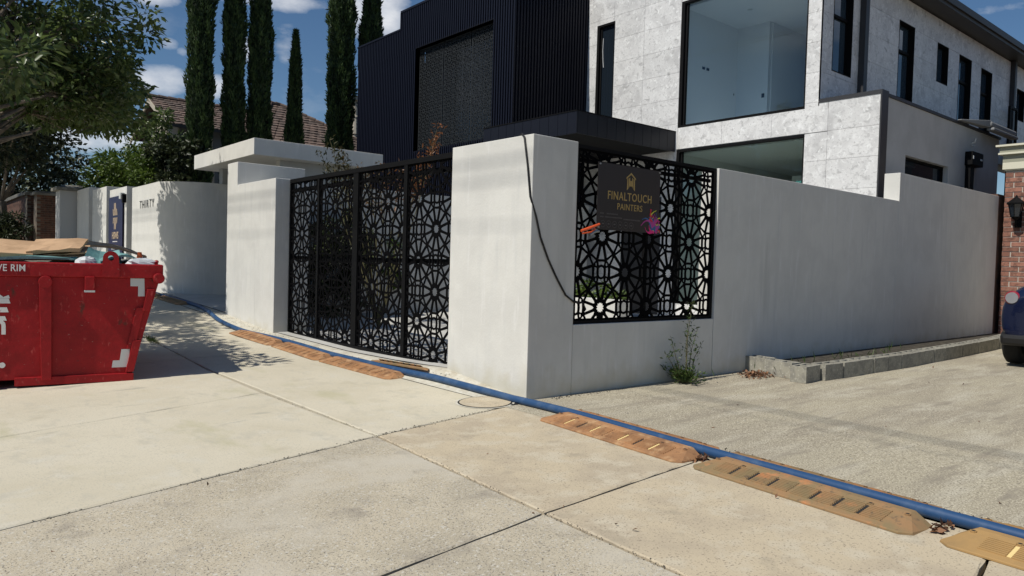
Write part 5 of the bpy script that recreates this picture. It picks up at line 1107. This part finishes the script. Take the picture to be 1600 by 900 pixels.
# weed at the foot of the side wall
t = thing('wall_weed', 'scraggly green weed growing at the foot of the side wall', 'weed', (6.85, 5.02, .02)); b = MB(); C = []; Dr = []
for k in range(46):
    a = g.uniform(0, 2*math.pi); L_ = g.uniform(.10, .27); d = Vector((math.cos(a)*1.05, math.sin(a)*.62, g.uniform(.35, 1.3))).normalized(); p0 = Vector((6.85+g.normal()*.03, 5.05+g.normal()*.03, .02)); p1 = p0+d*L_+Vector((0, 0, -.05))
    if p1.y > 5.22: p1.y = 5.2
    b.tube([p0, p0.lerp(p1, .5)+Vector((0, 0, .04)), p1], [.004, .003, .002], 4, cap=False)
    for q in range(14): u = g.uniform(.25, 1.05); C.append(np.array(p0.lerp(p1, u))+g.normal(size=3)*.018+np.array((0, 0, .03*math.sin(u*3)))); Dr.append(d)
for (dx, hh, lean) in ((.0, .93, .18), (-.12, .55, -.08), (.08, .62, .22), (.03, .75, .09), (-.18, .36, -.1), (.15, .45, .25)):
    p0 = Vector((6.87+dx*.4, 5.06, .02)); p1 = Vector((6.87+dx+lean, 5.14, hh)); mid = p0.lerp(p1, .5)+Vector((-.03, 0, .05)); b.tube([p0, mid, p1], [.006, .004, .002], 5, cap=False)
    for q in range(int(70*hh)):
        u = g.uniform(.1, 1); c = (1-u)**2*np.array(p0)+2*u*(1-u)*np.array(mid)+u*u*np.array(p1); s_ = .05*(1.1-u)+.018; 
        if g.random() < .75 or u > .75 or .48 < u < .58: C.append(c+g.normal(size=3)*s_*np.array((1, .5, .6))); Dr.append((g.normal(), g.normal()*.5, .6))
C = np.array(C); C[:, 1] = np.minimum(C[:, 1], 5.235); C[:, 2] = np.maximum(C[:, 2], .025)
b.build('stems', M['stem'], t); leaves('foliage', C, .055, .017, M['weed'], t, dirs=np.array([tuple(d) for d in Dr]), origin=(6.85, 5.02, .02))
# small weeds in the bed and grass tuft at a joint
def tuft(name, label, cat, cx_, cy_, rx, ry, n, h, mt=M['weed'], seed=1, kind=True):
    g = np.random.default_rng(seed); C = np.stack([cx_+g.normal(size=n)*rx, cy_+g.normal(size=n)*ry, np.zeros(n)], 1); C[:, 2] = [G(a, c)-.01 for a, c in C[:, :2]]
    D_ = np.stack([g.normal(size=n)*.5, g.normal(size=n)*.5, np.full(n, 1.2)], 1); o = leaves(name, C, h, h*.12, mt, dirs=D_); tag(o, label, cat); 
    if kind: stuff(o)
    return o
tuft('grass', 'green grass strip along the footpath joint behind the red bin', 'grass', 2.90, 11.6, .03, .16, 420, .045, seed=2)
tuft('grass', 'sparse small weeds in the joint of the concrete slabs', 'grass', 2.80, 4.2, .008, .9, 120, .012, M['dl'], seed=3)
o = tuft('bed_weeds', 'thin dry weeds growing behind the concrete block row', 'weeds', 10.2, 4.9, 1.2, .10, 40, .12, seed=6); o.location.z = .08
# grit and debris along wall feet and joints
def grit(label, pts, n, s, mt, seed):
    g = np.random.default_rng(seed); b = MB(); P0 = np.array(pts)
    for k in range(n):
        i = g.integers(0, len(P0)-1); u = g.uniform(); p = P0[i]*(1-u)+P0[i+1]*u; x, y = p[0]+g.normal()*p[2], p[1]+g.normal()*p[2]; r = s*g.uniform(.4, 1.3); z = G(x, y)
        b.add([(x-r, y-r*.6, z), (x+r, y-r*.7, z), (x+r*.8, y+r*.7, z), (x-r*.9, y+r*.8, z), (x+r*.1, y, z+r*.9)], [(0, 1, 4), (1, 2, 4), (2, 3, 4), (3, 0, 4)])
    o = b.build('grit', mt); stuff(o); tag(o, label, 'grit'); return o
grit('dark crumbs of dirt along the concrete joints', [(2.67, 1.8, .012), (2.74, 2.93, .012), (2.87, 4.98, .012), (2.84, 7.2, .012)], 260, .0035, M['soil'], 1)
grit('dark debris along the foot of the side wall', [(4.95, 5.2, .03), (6.5, 5.22, .03), (8.5, 5.2, .04)], 500, .009, M['soil'], 2)
grit('crumbs and soil scattered along the cross joints', [(.5, 4.5, .015), (2.87, 4.98, .02), (4.3, 5.18, .02)], 300, .0045, M['soil'], 7)
grit('loose stones scattered on the driveway', [(5, 4.6, .25), (7, 3.2, .5), (5.6, 2.4, .4), (9, 3.0, .6)], 260, .006, M['block'], 8)
grit('small gravel beside the blue hose', [(4.52, 6.2, .04), (4.5, 9.5, .05), (4.55, 11.4, .05), (4.5, 13.5, .05)], 420, .007, M['block'], 3)
grit('dirt crumbs along the driveway side of the hose', [(4.45, 1.2, .04), (4.6, 3, .05), (4.62, 4.9, .03)], 240, .006, M['soil'], 4)
for o in bpy.data.objects:
    if '_o' in o: del o['_o']
